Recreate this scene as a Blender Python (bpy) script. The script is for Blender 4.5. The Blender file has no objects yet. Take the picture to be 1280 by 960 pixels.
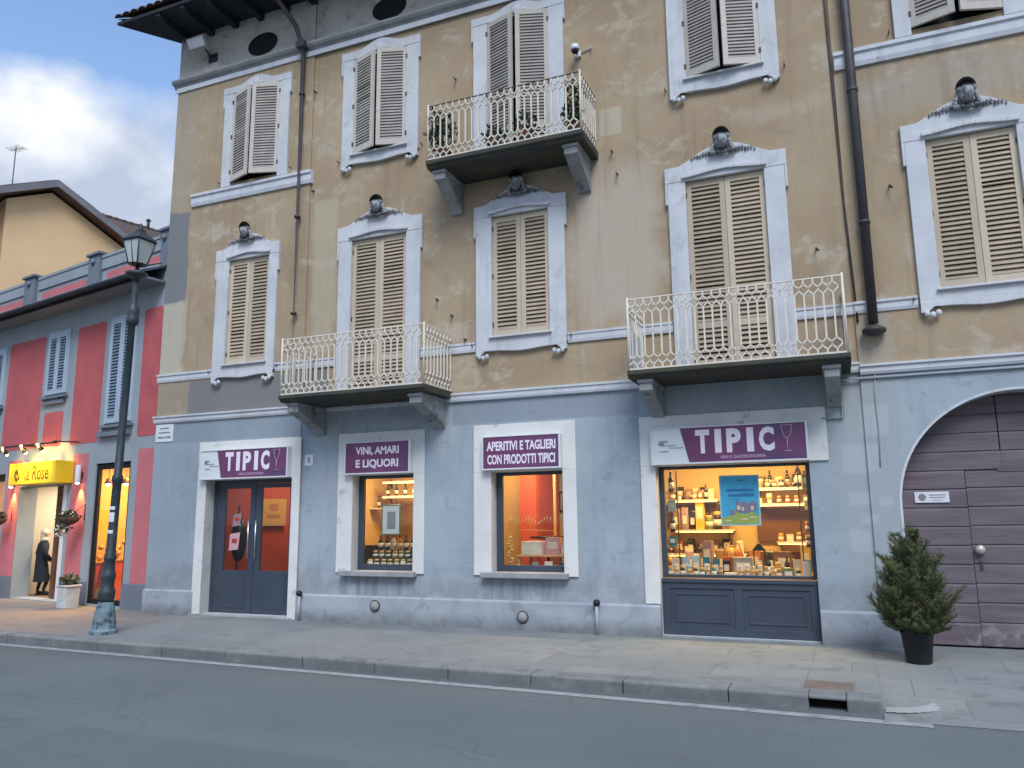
import bpy, bmesh, math, random
from mathutils import Vector, Matrix, noise as mnoise
R = math.radians
rnd = random.Random(7)
scene = bpy.context.scene
COL = scene.collection

# ------------------------------------------------------------------ camera
cam_d = bpy.data.cameras.new('camera')
cam = bpy.data.objects.new('camera', cam_d); COL.objects.link(cam)
cam_d.sensor_fit = 'HORIZONTAL'; cam_d.sensor_width = 36.0; cam_d.lens = 36.0 * 979.13 / 1280.0
cam_d.clip_start = 0.05; cam_d.clip_end = 2000
def cam_matrix(loc, yaw, pitch, roll):
    cy, sy, cp, sp = math.cos(yaw), math.sin(yaw), math.cos(pitch), math.sin(pitch)
    f = Vector((sy*cp, cy*cp, sp)); r = Vector((cy, -sy, 0)); u = r.cross(f)
    c, s = math.cos(roll), math.sin(roll)
    r2 = c*r + s*u; u2 = -s*r + c*u
    M = Matrix((r2, u2, -f)).transposed().to_4x4(); M.translation = loc
    return M
cam.matrix_world = cam_matrix(Vector((0, -11.04, 1.592)), -0.392678, 0.171403, -0.010286)
scene.camera = cam

# ------------------------------------------------------------------ light
SUN_EL, SUN_AZ = R(49), R(152)           # azimuth from +Y towards +X : soft light from behind the camera, right
world = bpy.data.worlds.new('World'); scene.world = world; world.use_nodes = True
wn, wl = world.node_tree.nodes, world.node_tree.links
wn.clear()
def W(t, **k):
    n = wn.new(t)
    for a, b in k.items(): setattr(n, a, b)
    return n
w_out = W('ShaderNodeOutputWorld'); w_bg = W('ShaderNodeBackground'); w_bg.inputs['Strength'].default_value = 0.11
sky = W('ShaderNodeTexSky', sky_type='NISHITA'); sky.sun_disc = False
sky.sun_elevation = SUN_EL; sky.sun_rotation = SUN_AZ; sky.altitude = 300
sky.air_density = 1.0; sky.dust_density = 0.2; sky.ozone_density = 1.6
tc = W('ShaderNodeTexCoord'); sp = W('ShaderNodeSeparateXYZ'); wl.new(tc.outputs['Generated'], sp.inputs[0])
mp = W('ShaderNodeMapping'); mp.inputs['Scale'].default_value = (1, 1, 1.35); mp.inputs['Location'].default_value = (0.35, 0.1, 0.12)
wl.new(tc.outputs['Generated'], mp.inputs[0])
def wnoise(scale, detail, rough, dist=0.0):
    n = W('ShaderNodeTexNoise'); n.inputs['Scale'].default_value = scale; n.inputs['Detail'].default_value = detail
    n.inputs['Roughness'].default_value = rough; n.inputs['Distortion'].default_value = dist
    wl.new(mp.outputs[0], n.inputs['Vector']); return n.outputs['Fac']
def wmath(op, a, b, clamp=False):
    n = W('ShaderNodeMath', operation=op); n.use_clamp = clamp
    for i, v in enumerate((a, b)):
        if isinstance(v, (int, float)): n.inputs[i].default_value = v
        else: wl.new(v, n.inputs[i])
    return n.outputs[0]
def wramp(f, stops):
    n = W('ShaderNodeValToRGB'); e = n.color_ramp.elements
    while len(e) < len(stops): e.new(0.5)
    for i, (p, c) in enumerate(stops): e[i].position = p; e[i].color = c
    wl.new(f, n.inputs[0]); return n.outputs[0]
cov = wmath('ADD', wnoise(3.4, 7, 0.50, 0.1), wmath('MULTIPLY', wmath('SUBTRACT', 0.415, sp.outputs['Z']), 2.2))
mask = wramp(cov, [(0.46, (0, 0, 0, 1)), (0.60, (1, 1, 1, 1))])
shf = wmath('ADD', wnoise(5.0, 7, 0.55, 0.15), wmath('MULTIPLY', wmath('SUBTRACT', sp.outputs['Z'], 0.42), 1.2))
shade = wramp(shf, [(0.40, (2.0, 2.3, 2.9, 1)), (0.52, (2.9, 3.15, 3.6, 1)), (0.66, (4.2, 4.2, 4.1, 1))])
wmix = W('ShaderNodeMix', data_type='RGBA')
wl.new(mask, wmix.inputs['Factor']); wl.new(sky.outputs[0], wmix.inputs['A']); wl.new(shade, wmix.inputs['B'])
wl.new(wmix.outputs['Result'], w_bg.inputs['Color']); wl.new(w_bg.outputs[0], w_out.inputs[0])

sun_d = bpy.data.lights.new('sun', 'SUN'); sun_d.energy = 1.15; sun_d.angle = R(28); sun_d.color = (0.97, 0.985, 1.0)
sun = bpy.data.objects.new('sun', sun_d); COL.objects.link(sun)
sdir = Vector((math.sin(SUN_AZ)*math.cos(SUN_EL), math.cos(SUN_AZ)*math.cos(SUN_EL), math.sin(SUN_EL)))
sun.rotation_euler = (-sdir).to_track_quat('-Z', 'Y').to_euler(); sun.location = sdir*60

scene.view_settings.view_transform = 'Standard'; scene.view_settings.look = 'None'
scene.view_settings.exposure = 1.26; scene.view_settings.gamma = 1.0; scene.view_settings.use_curve_mapping = False
scene.cycles.max_bounces = 8; scene.cycles.transparent_max_bounces = 12
scene.cycles.sample_clamp_indirect = 6.0

# ------------------------------------------------------------------ mesh helpers
class MB:
    def __init__(s): s.v = []; s.f = []; s.m = []; s.sm = []
    def add(s, vs, fs, m=0, smooth=False):
        o = len(s.v); s.v += [tuple(v) for v in vs]
        for f in fs: s.f.append([i+o for i in f]); s.m.append(m); s.sm.append(smooth)
    def box(s, x0, x1, y0, y1, z0, z1, m=0, T=None):
        vs = [(x, y, z) for x in (x0, x1) for y in (y0, y1) for z in (z0, z1)]
        if T: vs = [T @ Vector(v) for v in vs]
        s.add(vs, [(0,1,3,2), (4,6,7,5), (0,4,5,1), (2,3,7,6), (0,2,6,4), (1,5,7,3)], m)
    def quad(s, a, b, c, d, m=0): s.add([a, b, c, d], [(0, 1, 2, 3)], m)
    def prism(s, poly, y0, y1, m=0, axis='y'):
        """poly in (x,z) extruded along y; axis 'x': poly in (y,z) extruded along x; 'z': poly (x,y) extruded along z"""
        n = len(poly)
        def P(p, e): return (p[0], e, p[1]) if axis == 'y' else ((e, p[0], p[1]) if axis == 'x' else (p[0], p[1], e))
        vs = [P(p, y0) for p in poly] + [P(p, y1) for p in poly]
        fs = [tuple(range(n))[::-1], tuple(range(n, 2*n))] + [(i, (i+1) % n, n+(i+1) % n, n+i) for i in range(n)]
        s.add(vs, fs, m)
    def tube(s, pts, r, n=6, m=0, caps=True, smooth=True):
        pts = [Vector(p) for p in pts]; rs = r if isinstance(r, (list, tuple)) else [r]*len(pts)
        ring = []; vs = []
        d0 = (pts[1]-pts[0]).normalized(); ref = Vector((0, 0, 1)) if abs(d0.z) < .9 else Vector((1, 0, 0))
        for i, p in enumerate(pts):
            a = pts[max(i-1, 0)]; b = pts[min(i+1, len(pts)-1)]; d = (b-a).normalized()
            u = d.cross(ref).normalized(); w = d.cross(u)
            for k in range(n):
                t = 2*math.pi*k/n + math.pi/n; vs.append(p + rs[i]*(math.cos(t)*u + math.sin(t)*w))
        fs = []
        for i in range(len(pts)-1):
            for k in range(n): fs.append((i*n+k, i*n+(k+1) % n, (i+1)*n+(k+1) % n, (i+1)*n+k))
        if caps: fs.append(tuple(range(n))); fs.append(tuple(range((len(pts)-1)*n, len(pts)*n))[::-1])
        s.add(vs, fs, m, smooth)
    def lathe(s, prof, n=16, c=(0, 0, 0), m=0, smooth=True, sq=0.0):
        vs = []; fs = []
        for (r, z) in prof:
            for k in range(n):
                t = 2*math.pi*(k+.5)/n; vs.append((c[0]+r*math.cos(t), c[1]+r*math.sin(t), c[2]+z))
        for i in range(len(prof)-1):
            for k in range(n): fs.append((i*n+k, i*n+(k+1) % n, (i+1)*n+(k+1) % n, (i+1)*n+k))
        fs.append(tuple(range(n))[::-1]); fs.append(tuple(range((len(prof)-1)*n, len(prof)*n)))
        s.add(vs, fs, m, smooth)
    def ell(s, c, r, nu=14, nv=10, m=0, fn=None, smooth=True):
        vs = []; fs = []
        for j in range(nv+1):
            ph = math.pi*j/nv
            for i in range(nu):
                th = 2*math.pi*i/nu
                d = Vector((math.sin(ph)*math.cos(th), math.sin(ph)*math.sin(th), math.cos(ph)))
                k = fn(d) if fn else 1.0
                vs.append((c[0]+d.x*r[0]*k, c[1]+d.y*r[1]*k, c[2]+d.z*r[2]*k))
        for j in range(nv):
            for i in range(nu): fs.append((j*nu+i, (j+1)*nu+i, (j+1)*nu+(i+1) % nu, j*nu+(i+1) % nu))
        s.add(vs, fs, m, smooth)
    def mesh(s, name, mats):
        me = bpy.data.meshes.new(name); me.from_pydata(s.v, [], s.f)
        for mt in (mats if isinstance(mats, (list, tuple)) else [mats]): me.materials.append(mt)
        me.polygons.foreach_set('material_index', s.m); me.polygons.foreach_set('use_smooth', s.sm)
        bm = bmesh.new(); bm.from_mesh(me); bmesh.ops.recalc_face_normals(bm, faces=bm.faces); bm.to_mesh(me); bm.free()
        me.update(); return me
    def build(s, name, mats, parent=None, bevel=0.0, recalc=True, loc=None, rotz=None):
        o = bpy.data.objects.new(name, s.mesh(name, mats)); COL.objects.link(o)
        if parent is not None: o.parent = parent
        if loc is not None: o.location = loc
        if rotz is not None: o.rotation_euler = (0, 0, rotz)
        if bevel:
            b = o.modifiers.new('bevel', 'BEVEL'); b.width = bevel; b.segments = 2; b.limit_method = 'ANGLE'; b.angle_limit = R(40)
        return o
def inst(name, me, parent, loc=(0, 0, 0), rot=(0, 0, 0)):
    o = bpy.data.objects.new(name, me); COL.objects.link(o); o.parent = parent; o.location = loc; o.rotation_euler = rot; return o
def tag(o, label, cat, group=None):
    o['label'] = label; o['category'] = cat
    if group: o['group'] = group
    return o
def thing(name, label, cat, loc=(0, 0, 0), rotz=0, group=None):
    o = bpy.data.objects.new(name, None); COL.objects.link(o); o.location = loc; o.rotation_euler = (0, 0, rotz)
    o.empty_display_size = .2
    return tag(o, label, cat, group)
def struct(o): o['kind'] = 'structure'; return o
def text(mb, s, x0, x1, z0, z1, y, m=0, weight=0.0, depth=0.0):
    """lettering in the XZ plane facing -Y stretched to the given box"""
    cu = bpy.data.curves.new('t', 'FONT'); cu.body = s; cu.size = 1.0; cu.offset = weight; cu.resolution_u = 3
    o = bpy.data.objects.new('t', cu); COL.objects.link(o)
    bpy.context.view_layer.update()
    me = o.evaluated_get(bpy.context.evaluated_depsgraph_get()).to_mesh()
    vs = [v.co.copy() for v in me.vertices]; fs = [tuple(p.vertices) for p in me.polygons]
    o.to_mesh_clear(); bpy.data.objects.remove(o); bpy.data.curves.remove(cu)
    ax, bx = min(v.x for v in vs), max(v.x for v in vs); az, bz = min(v.y for v in vs), max(v.y for v in vs)
    mb.add([(x0+(v.x-ax)/(bx-ax)*(x1-x0), y, z0+(v.y-az)/(bz-az)*(z1-z0)) for v in vs], fs, m)

# ------------------------------------------------------------------ material helpers
class NT:
    def __init__(s, name, rough=.8, metal=0.0, spec=.35):
        s.m = bpy.data.materials.new(name); s.m.use_nodes = True; s.t = s.m.node_tree
        s.b = s.t.nodes['Principled BSDF']; s.b.inputs['Roughness'].default_value = rough
        s.b.inputs['Metallic'].default_value = metal; s.b.inputs['Specular IOR Level'].default_value = spec
        tcn = s.t.nodes.new('ShaderNodeTexCoord'); s.co = tcn.outputs['Object']
        sx = s.t.nodes.new('ShaderNodeSeparateXYZ'); s.t.links.new(s.co, sx.inputs[0]); s.x, s.y, s.z = sx.outputs
    def put(s, sock, v):
        if isinstance(v, bpy.types.NodeSocket): s.t.links.new(v, sock)
        elif isinstance(v, (tuple, list)) and len(v) == 3 and sock.type == 'RGBA': sock.default_value = (*v, 1)
        else: sock.default_value = v
    def math(s, op, a, b=0.0, clamp=False):
        n = s.t.nodes.new('ShaderNodeMath'); n.operation = op; n.use_clamp = clamp
        s.put(n.inputs[0], a); s.put(n.inputs[1], b); return n.outputs[0]
    def noise(s, scale, detail=5, rough=.6, dist=0.0, stretch=(1, 1, 1), off=(0, 0, 0)):
        mp = s.t.nodes.new('ShaderNodeMapping'); mp.inputs['Scale'].default_value = stretch; mp.inputs['Location'].default_value = off
        s.t.links.new(s.co, mp.inputs[0])
        n = s.t.nodes.new('ShaderNodeTexNoise'); s.t.links.new(mp.outputs[0], n.inputs['Vector'])
        for k, v in (('Scale', scale), ('Detail', detail), ('Roughness', rough), ('Distortion', dist)): n.inputs[k].default_value = v
        return n.outputs['Fac']
    def rng(s, v, a, b, c=0.0, d=1.0, smooth=True):
        n = s.t.nodes.new('ShaderNodeMapRange'); n.interpolation_type = 'SMOOTHSTEP' if smooth else 'LINEAR'; n.clamp = True
        s.put(n.inputs[0], v)
        for i, q in enumerate((a, b, c, d)): n.inputs[i+1].default_value = q
        return n.outputs[0]
    def mix(s, f, a, b, mode='MIX'):
        n = s.t.nodes.new('ShaderNodeMix'); n.data_type = 'RGBA'; n.blend_type = mode
        s.put(n.inputs['Factor'], f); s.put(n.inputs['A'], a); s.put(n.inputs['B'], b); return n.outputs['Result']
    def boxmask(s, x0, x1, z0, z1, soft=.03, wob=.12, wscale=2.5, x=None, z=None):
        x = x or s.x; z = z or s.z
        if wob:
            w = s.math('MULTIPLY', s.math('SUBTRACT', s.noise(wscale, 4, .6), .5), wob*2)
            x = s.math('ADD', x, w); w2 = s.math('MULTIPLY', s.math('SUBTRACT', s.noise(wscale, 4, .6, 0, (1, 1, 1), (7, 3, 5)), .5), wob*2)
            z = s.math('ADD', z, w2)
        a = s.math('MULTIPLY', s.rng(x, x0-soft, x0+soft), s.rng(x, x1-soft, x1+soft, 1, 0))
        b = s.math('MULTIPLY', s.rng(z, z0-soft, z0+soft), s.rng(z, z1-soft, z1+soft, 1, 0))
        return s.math('MULTIPLY', a, b)
    def color(s, c): s.put(s.b.inputs['Base Color'], c)
    def bump(s, h, strength=.2, dist=.01):
        n = s.t.nodes.new('ShaderNodeBump'); n.inputs['Strength'].default_value = strength; n.inputs['Distance'].default_value = dist
        s.put(n.inputs['Height'], h); s.t.links.new(n.outputs[0], s.b.inputs['Normal'])
def scl(c, k): return tuple(min(1, q*k) for q in c)
def surf(name, c, rough=.7, var=.12, scale=3.0, fine=40, bump=.15, metal=0.0, spec=.35, streak=0.0, c2=None, c2t=(.55, .7), c2scale=4):
    t = NT(name, rough, metal, spec)
    col = t.mix(t.rng(t.noise(scale, 6, .62), .3, .7), scl(c, 1-var), scl(c, 1+var))
    col = t.mix(t.math('MULTIPLY', t.noise(fine, 3, .7), .35), col, scl(c, 1-var*1.6))
    if c2: col = t.mix(t.rng(t.noise(c2scale, 8, .65, .2, (1, 1, 1), (3, 9, 1)), *c2t), col, c2)
    if streak: col = t.mix(t.math('MULTIPLY', t.rng(t.noise(6, 5, .6, 0, (1, 1, .12)), .5, .75), streak), col, scl(c, .45))
    t.color(col)
    if bump: t.bump(t.noise(fine, 5, .65), bump, .004)
    return t.m
def vary(m, lo=.82, hi=1.12):
    t = m.node_tree; b = t.nodes['Principled BSDF']; l = b.inputs['Base Color'].links[0]; src = l.from_socket; t.links.remove(l)
    oi = t.nodes.new('ShaderNodeObjectInfo'); mr = t.nodes.new('ShaderNodeMapRange'); mr.inputs[3].default_value = lo; mr.inputs[4].default_value = hi; t.links.new(oi.outputs['Random'], mr.inputs[0])
    vm = t.nodes.new('ShaderNodeVectorMath'); vm.operation = 'SCALE'; t.links.new(src, vm.inputs[0]); t.links.new(mr.outputs[0], vm.inputs['Scale']); t.links.new(vm.outputs[0], b.inputs['Base Color'])
def emis(name, c, k):
    m = bpy.data.materials.new(name); m.use_nodes = True; b = m.node_tree.nodes['Principled BSDF']
    b.inputs['Base Color'].default_value = (*c, 1); b.inputs['Emission Color'].default_value = (*c, 1); b.inputs['Emission Strength'].default_value = k
    return m
def glass(name, tint=(.93, .95, .94)):
    m = bpy.data.materials.new(name); m.use_nodes = True; t = m.node_tree; t.nodes.clear()
    o = t.nodes.new('ShaderNodeOutputMaterial'); mx = t.nodes.new('ShaderNodeMixShader'); tr = t.nodes.new('ShaderNodeBsdfTransparent')
    gl = t.nodes.new('ShaderNodeBsdfGlossy'); lw = t.nodes.new('ShaderNodeLayerWeight'); lw.inputs[0].default_value = .5
    p = t.nodes.new('ShaderNodeMath'); p.operation = 'POWER'; p.inputs[1].default_value = 5; t.links.new(lw.outputs['Facing'], p.inputs[0])
    q = t.nodes.new('ShaderNodeMath'); q.operation = 'MULTIPLY_ADD'; q.inputs[1].default_value = .9; q.inputs[2].default_value = .04; t.links.new(p.outputs[0], q.inputs[0])
    tr.inputs[0].default_value = (*tint, 1); gl.inputs['Roughness'].default_value = .02
    t.links.new(q.outputs[0], mx.inputs[0]); t.links.new(tr.outputs[0], mx.inputs[1]); t.links.new(gl.outputs[0], mx.inputs[2])
    t.links.new(mx.outputs[0], o.inputs[0]); return m

# ------------------------------------------------------------------ materials
def m_tan():
    t = NT('tan_plaster', .92, 0, .2)
    base = t.mix(t.rng(t.noise(.55, 7, .6, .4), .32, .68), (.35, .256, .16), (.44, .338, .22))
    base = t.mix(t.rng(t.noise(1.7, 8, .68, .5, (1, 1, 1.4), (4, 2, 9)), .53, .64), base, (.47, .395, .29))         # pale worn patches
    base = t.mix(t.math('MULTIPLY', t.rng(t.noise(1.1, 7, .7, .6, (1, 1, .8), (1, 8, 3)), .54, .70), .6), base, (.27, .21, .145))
    def patch(col, k, *bx, **kw):
        nonlocal base
        base = t.mix(t.math('MULTIPLY', t.boxmask(*bx, **kw), k), base, col)
    patch((.50, .42, .335), .85, -3.5, -2.2, 4.5, 6.9, soft=.25, wob=.5, wscale=1.8)
    patch((.48, .40, .30), .6, -1.1, .3, 7.2, 7.45, soft=.12, wob=.3)
    patch((.52, .43, .32), .8, -5.75, -5.35, 4.45, 4.75, soft=.03, wob=.06)
    patch((.50, .43, .31), .65, -8.4, -7.9, 4.5, 7.3, soft=.05, wob=.14)
    patch((.52, .47, .36), .8, -3.05, -2.7, 7.45, 7.9, soft=.02, wob=.02)
    patch((.36, .32, .255), .55, -12.2, -11.3, 7.6, 10.3, soft=.3, wob=.25)
    patch((.165, .19, .21), .95, -12.2, -11.32, 5.75, 7.6, soft=.03, wob=.13)
    patch((.50, .47, .38), .8, -12.2, -11.28, 4.4, 5.75, soft=.05, wob=.16)
    patch((.185, .195, .205), .95, -11.1, -8.0, 3.4, 4.19, soft=.02, wob=.03)
    patch((.30, .265, .205), .6, -12.2, -11.1, 3.4, 4.19, soft=.02, wob=.02)
    patch((.40, .37, .31), .6, .36, .75, 3.5, 4.2, soft=.03, wob=.1)
    patch((.40, .38, .33), .45, .4, 8, 6.9, 7.6, soft=.2, wob=.4)
    # grime streaks under bands and sills
    st = t.rng(t.noise(7, 6, .65, 0, (1, 1, .07)), .50, .74)
    base = t.mix(t.math('MULTIPLY', st, .38), base, (.20, .165, .12))
    base = t.mix(t.math('MULTIPLY', t.noise(38, 4, .7), .30), base, (.27, .2, .13))
    t.color(base)
    t.bump(t.math('ADD', t.noise(3, 8, .7), t.math('MULTIPLY', t.noise(45, 4, .7), .4)), .35, .012)
    return t.m
def m_blue():
    t = NT('blue_grey_plaster', .9, 0, .25)
    base = t.mix(t.rng(t.noise(.9, 9, .68, .15), .34, .66), (.30, .35, .382), (.38, .43, .458))
    base = t.mix(t.math('MULTIPLY', t.rng(t.noise(1.3, 10, .72, .1, (1, 1, 1.3), (4, 2, 9)), .52, .60), .55), base, (.40, .438, .455))
    base = t.mix(t.math('MULTIPLY', t.rng(t.noise(2.6, 9, .72, .1, (1, 1, 1.3), (9, 2, 1)), .57, .63), .5), base, (.235, .265, .295))
    def patch(col, k, *bx, **kw):
        nonlocal base
        base = t.mix(t.math('MULTIPLY', t.boxmask(*bx, **kw), k), base, col)
    patch((.36, .385, .39), .85, .0, .75, .4, 3.4, soft=.1, wob=.2, wscale=1.5)
    for (a, b, c, d) in ((.1, .35, 1.72, 1.9), (.45, .6, 1.7, 1.82), (.08, .3, 1.15, 1.42), (.22, .42, 1.5, 1.6), (.05, .5, 2.15, 2.5), (.3, .62, 2.6, 3.0)):
        patch((.47, .485, .485), .55, a, b, c, d, soft=.025, wob=.07)
    patch((.40, .43, .45), .75, -8.3, -2.6, .38, .75, soft=.06, wob=.22, wscale=1.6)
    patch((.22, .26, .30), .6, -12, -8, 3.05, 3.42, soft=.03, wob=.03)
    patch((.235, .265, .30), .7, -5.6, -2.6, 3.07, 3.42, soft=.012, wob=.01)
    patch((.26, .30, .335), .5, -11.9, -10.8, .5, 3.0, soft=.15, wob=.35, wscale=1.2)
    # faint drawn courses between the shop windows
    cz = t.math('ABSOLUTE', t.math('SUBTRACT', t.math('FRACT', t.math('MULTIPLY', t.z, 3.3)), .5))
    base = t.mix(t.math('MULTIPLY', t.math('MULTIPLY', t.rng(cz, .46, .49), t.math('MULTIPLY', t.rng(t.noise(2, 5, .6), .42, .6), t.boxmask(-6.1, -2.6, .7, 3.05, soft=.1, wob=0))), .45), base, (.43, .475, .51))
    base = t.mix(t.math('MULTIPLY', t.math('MULTIPLY', t.rng(t.math('ADD', t.z, t.math('MULTIPLY', t.noise(1.7, 6, .6), -.9)), .15, .55, 1, 0), t.rng(t.noise(3, 7, .7), .3, .6)), .6), base, (.21, .225, .235))   # rising damp
    st = t.rng(t.noise(8, 6, .65, 0, (1, 1, .08)), .50, .74)
    for x0, x1 in ((-7.6, -6.2), (-5.07, -3.7)):
        base = t.mix(t.math('MULTIPLY', t.math('MULTIPLY', t.boxmask(x0, x1, .35, .74, soft=.08, wob=.06), t.rng(t.noise(11, 5, .65, 0, (1, 1, .1)), .42, .62)), .65), base, (.17, .19, .205))   # drips below the sills
    base = t.mix(t.math('MULTIPLY', st, .25), base, (.18, .21, .24))
    base = t.mix(t.math('MULTIPLY', t.noise(42, 4, .7), .25), base, (.2, .24, .28))
    t.color(base)
    t.bump(t.math('ADD', t.noise(4, 8, .7), t.math('MULTIPLY', t.noise(50, 4, .7), .4)), .3, .01)
    return t.m
def m_socle():
    t = NT('socle_plaster', .92, 0, .2)
    base = t.mix(t.rng(t.noise(1.2, 7, .65, .5), .32, .66), (.27, .30, .325), (.385, .41, .43))
    base = t.mix(t.math('MULTIPLY', t.rng(t.noise(3.2, 7, .65, .4, (1, 1, 1), (5, 1, 8)), .56, .66), .8), base, (.24, .255, .265))
    base = t.mix(t.math('MULTIPLY', t.math('MULTIPLY', t.rng(t.z, .0, .26, 1, 0), t.noise(5, 6, .65)), 1.5, True), base, (.15, .155, .155))
    t.color(base); t.bump(t.noise(9, 8, .7), .45, .012); return t.m
def m_asphalt():
    t = NT('asphalt', .9, 0, .2)
    base = t.mix(t.rng(t.noise(.25, 7, .62, .3), .32, .68), (.134, .157, .152), (.170, .194, .186))
    trk = t.rng(t.math('ABSOLUTE', t.math('SUBTRACT', t.math('ABSOLUTE', t.math('ADD', t.math('ADD', t.y, 6.3), t.math('MULTIPLY', t.noise(.3, 2), .5))), .85)), .0, .45, 1, 0)
    base = t.mix(t.math('MULTIPLY', trk, .35), base, (.20, .216, .21))                                               # polished wheel tracks
    base = t.mix(t.math('MULTIPLY', t.rng(t.noise(1.1, 9, .72, .3, (.4, 1.5, 1)), .52, .68), .55), base, (.135, .148, .15))
    base = t.mix(t.math('MULTIPLY', t.boxmask(-6.2, -3.4, 0, 1, soft=.02, wob=.05, z=t.math('ADD', t.y, 6.9)), .45), base, (.125, .136, .139))   # old trench patch
    base = t.mix(t.math('MULTIPLY', t.rng(t.noise(2.6, 5, .6, .1, (1, 1, 1), (8, 1, 4)), .70, .76), .6), base, (.10, .108, .11))                # oil spots
    v = t.t.nodes.new('ShaderNodeTexVoronoi'); v.feature = 'DISTANCE_TO_EDGE'; v.inputs['Scale'].default_value = .55
    dv = t.t.nodes.new('ShaderNodeVectorMath'); dv.operation = 'MULTIPLY_ADD'; nz = t.t.nodes.new('ShaderNodeTexNoise'); nz.inputs['Scale'].default_value = 2.2; nz.inputs['Detail'].default_value = 6
    t.t.links.new(t.co, nz.inputs['Vector']); t.t.links.new(nz.outputs['Color'], dv.inputs[0]); dv.inputs[1].default_value = (.9, .9, 0); t.t.links.new(t.co, dv.inputs[2]); t.t.links.new(dv.outputs[0], v.inputs['Vector'])
    crack = t.math('MULTIPLY', t.rng(v.outputs['Distance'], .004, .013, 1, 0), t.rng(t.noise(.45, 3), .50, .60))
    base = t.mix(t.math('MULTIPLY', crack, .32), base, (.07, .075, .077))
    base = t.mix(t.math('MULTIPLY', t.rng(t.math('ADD', t.y, t.math('MULTIPLY', t.noise(2.5, 6, .65), .35)), -3.35, -3.0), .6), base, (.115, .12, .115))   # grit along the kerb
    base = t.mix(t.math('MULTIPLY', t.noise(55, 4, .8), .55), base, (.12, .13, .132))
    base = t.mix(t.rng(t.noise(120, 2, .7), .62, .70), base, (.30, .31, .305))
    base = t.mix(t.rng(t.noise(95, 2, .7, 0, (1, 1, 1), (3, 3, 3)), .66, .72), base, (.07, .075, .077))
    t.color(base); t.bump(t.math('ADD', t.noise(110, 4, .8), t.math('MULTIPLY', crack, -1.5)), .22, .004); return t.m
def m_pave():
    t = NT('stone_paving', .86, 0, .3)
    mp = t.t.nodes.new('ShaderNodeMapping'); mp.inputs['Scale'].default_value = (1, 1, 1); mp.inputs['Rotation'].default_value = (0, 0, R(1))
    t.t.links.new(t.co, mp.inputs[0])
    br = t.t.nodes.new('ShaderNodeTexBrick'); t.t.links.new(mp.outputs[0], br.inputs['Vector'])
    br.offset = .43; br.inputs['Scale'].default_value = 1.0; br.inputs['Mortar Size'].default_value = .010; br.inputs['Mortar Smooth'].default_value = .3
    br.inputs['Brick Width'].default_value = .95; br.inputs['Row Height'].default_value = .62; br.inputs['Bias'].default_value = 0
    br.inputs['Color1'].default_value = (.235, .252, .245, 1); br.inputs['Color2'].default_value = (.305, .315, .295, 1); br.inputs['Mortar'].default_value = (.195, .20, .19, 1)
    slab = t.mix(t.math('MULTIPLY', t.rng(t.noise(1.4, 7, .65, .4), .35, .65), .6), br.outputs['Color'], (.24, .255, .248))
    plain = t.mix(t.rng(t.noise(.7, 7, .65, .5), .3, .7), (.205, .224, .224), (.265, .28, .272))
    x2 = t.math('ADD', t.x, t.math('MULTIPLY', t.math('SUBTRACT', t.noise(.8, 3), .5), 1.6))
    base = t.mix(t.rng(x2, -5.6, -3.2), plain, slab)
    base = t.mix(t.rng(t.x, -11.6, -9.8, 1, 0), base, t.mix(t.noise(2.2, 6, .6), (.27, .215, .18), (.33, .27, .225)))  # brownish paving by the red house, with warm lamp glow put into its colour
    # damp, dirty strip along the foot of the wall
    base = t.mix(t.math('MULTIPLY', t.math('MULTIPLY', t.rng(t.y, -.75, -.05), t.rng(t.noise(1.5, 5, .6), .25, .6)), .5), base, (.13, .135, .13))
    base = t.mix(t.math('MULTIPLY', t.rng(t.noise(2.3, 9, .72, .2, (1, 1, 1), (6, 6, 1)), .52, .66), .6), base, (.15, .155, .15))
    base = t.mix(t.math('MULTIPLY', t.rng(t.noise(7, 4, .6), .68, .73), .7), base, (.10, .10, .098))
    base = t.mix(t.math('MULTIPLY', t.noise(60, 4, .75), .35), base, (.13, .13, .125))
    t.color(base); t.bump(t.math('ADD', t.noise(60, 5, .7), t.math('MULTIPLY', br.outputs['Fac'], -.6)), .15, .004); return t.m
def m_tile():
    t = NT('roof_tile', .9, 0, .2)
    base = t.mix(t.rng(t.noise(6, 5, .6), .3, .7), (.075, .06, .055), (.15, .105, .085))
    base = t.mix(t.rng(t.noise(2.3, 6, .7), .52, .64), base, (.06, .063, .055)); t.color(base); t.bump(t.noise(30, 4, .7), .4, .01); return t.m
def m_gate():
    t = NT('gate_wood', .75, 0, .3)
    base = t.mix(t.rng(t.noise(3, 7, .65, .3, (.35, 1, 3)), .3, .7), (.125, .097, .112), (.175, .143, .158))
    base = t.mix(t.math('MULTIPLY', t.rng(t.noise(14, 5, .7, 0, (.15, 1, 2.5)), .5, .75), .45), base, (.07, .05, .055))
    base = t.mix(t.math('MULTIPLY', t.math('MULTIPLY', t.rng(t.z, .05, .45, 1, 0), t.rng(t.noise(4, 7, .7), .45, .65)), .9), base, (.30, .28, .28))
    t.color(base); t.bump(t.noise(24, 6, .7, 0, (.15, 1, 3)), .4, .006); return t.m
def m_trim():
    t = NT('white_trim', .85, 0, .25)
    base = t.mix(t.rng(t.noise(1.6, 7, .65, .4), .3, .7), (.50, .51, .52), (.60, .605, .61))
    base = t.mix(t.math('MULTIPLY', t.rng(t.noise(3.4, 8, .7, .5, (1, 1, .8), (2, 7, 4)), .55, .68), .45), base, (.35, .355, .355))
    st = t.rng(t.noise(9, 6, .65, 0, (1, 1, .1)), .52, .72)
    base = t.mix(t.math('MULTIPLY', st, .35), base, (.33, .335, .335))
    t.color(base); t.bump(t.noise(22, 6, .7), .3, .006); return t.m
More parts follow.
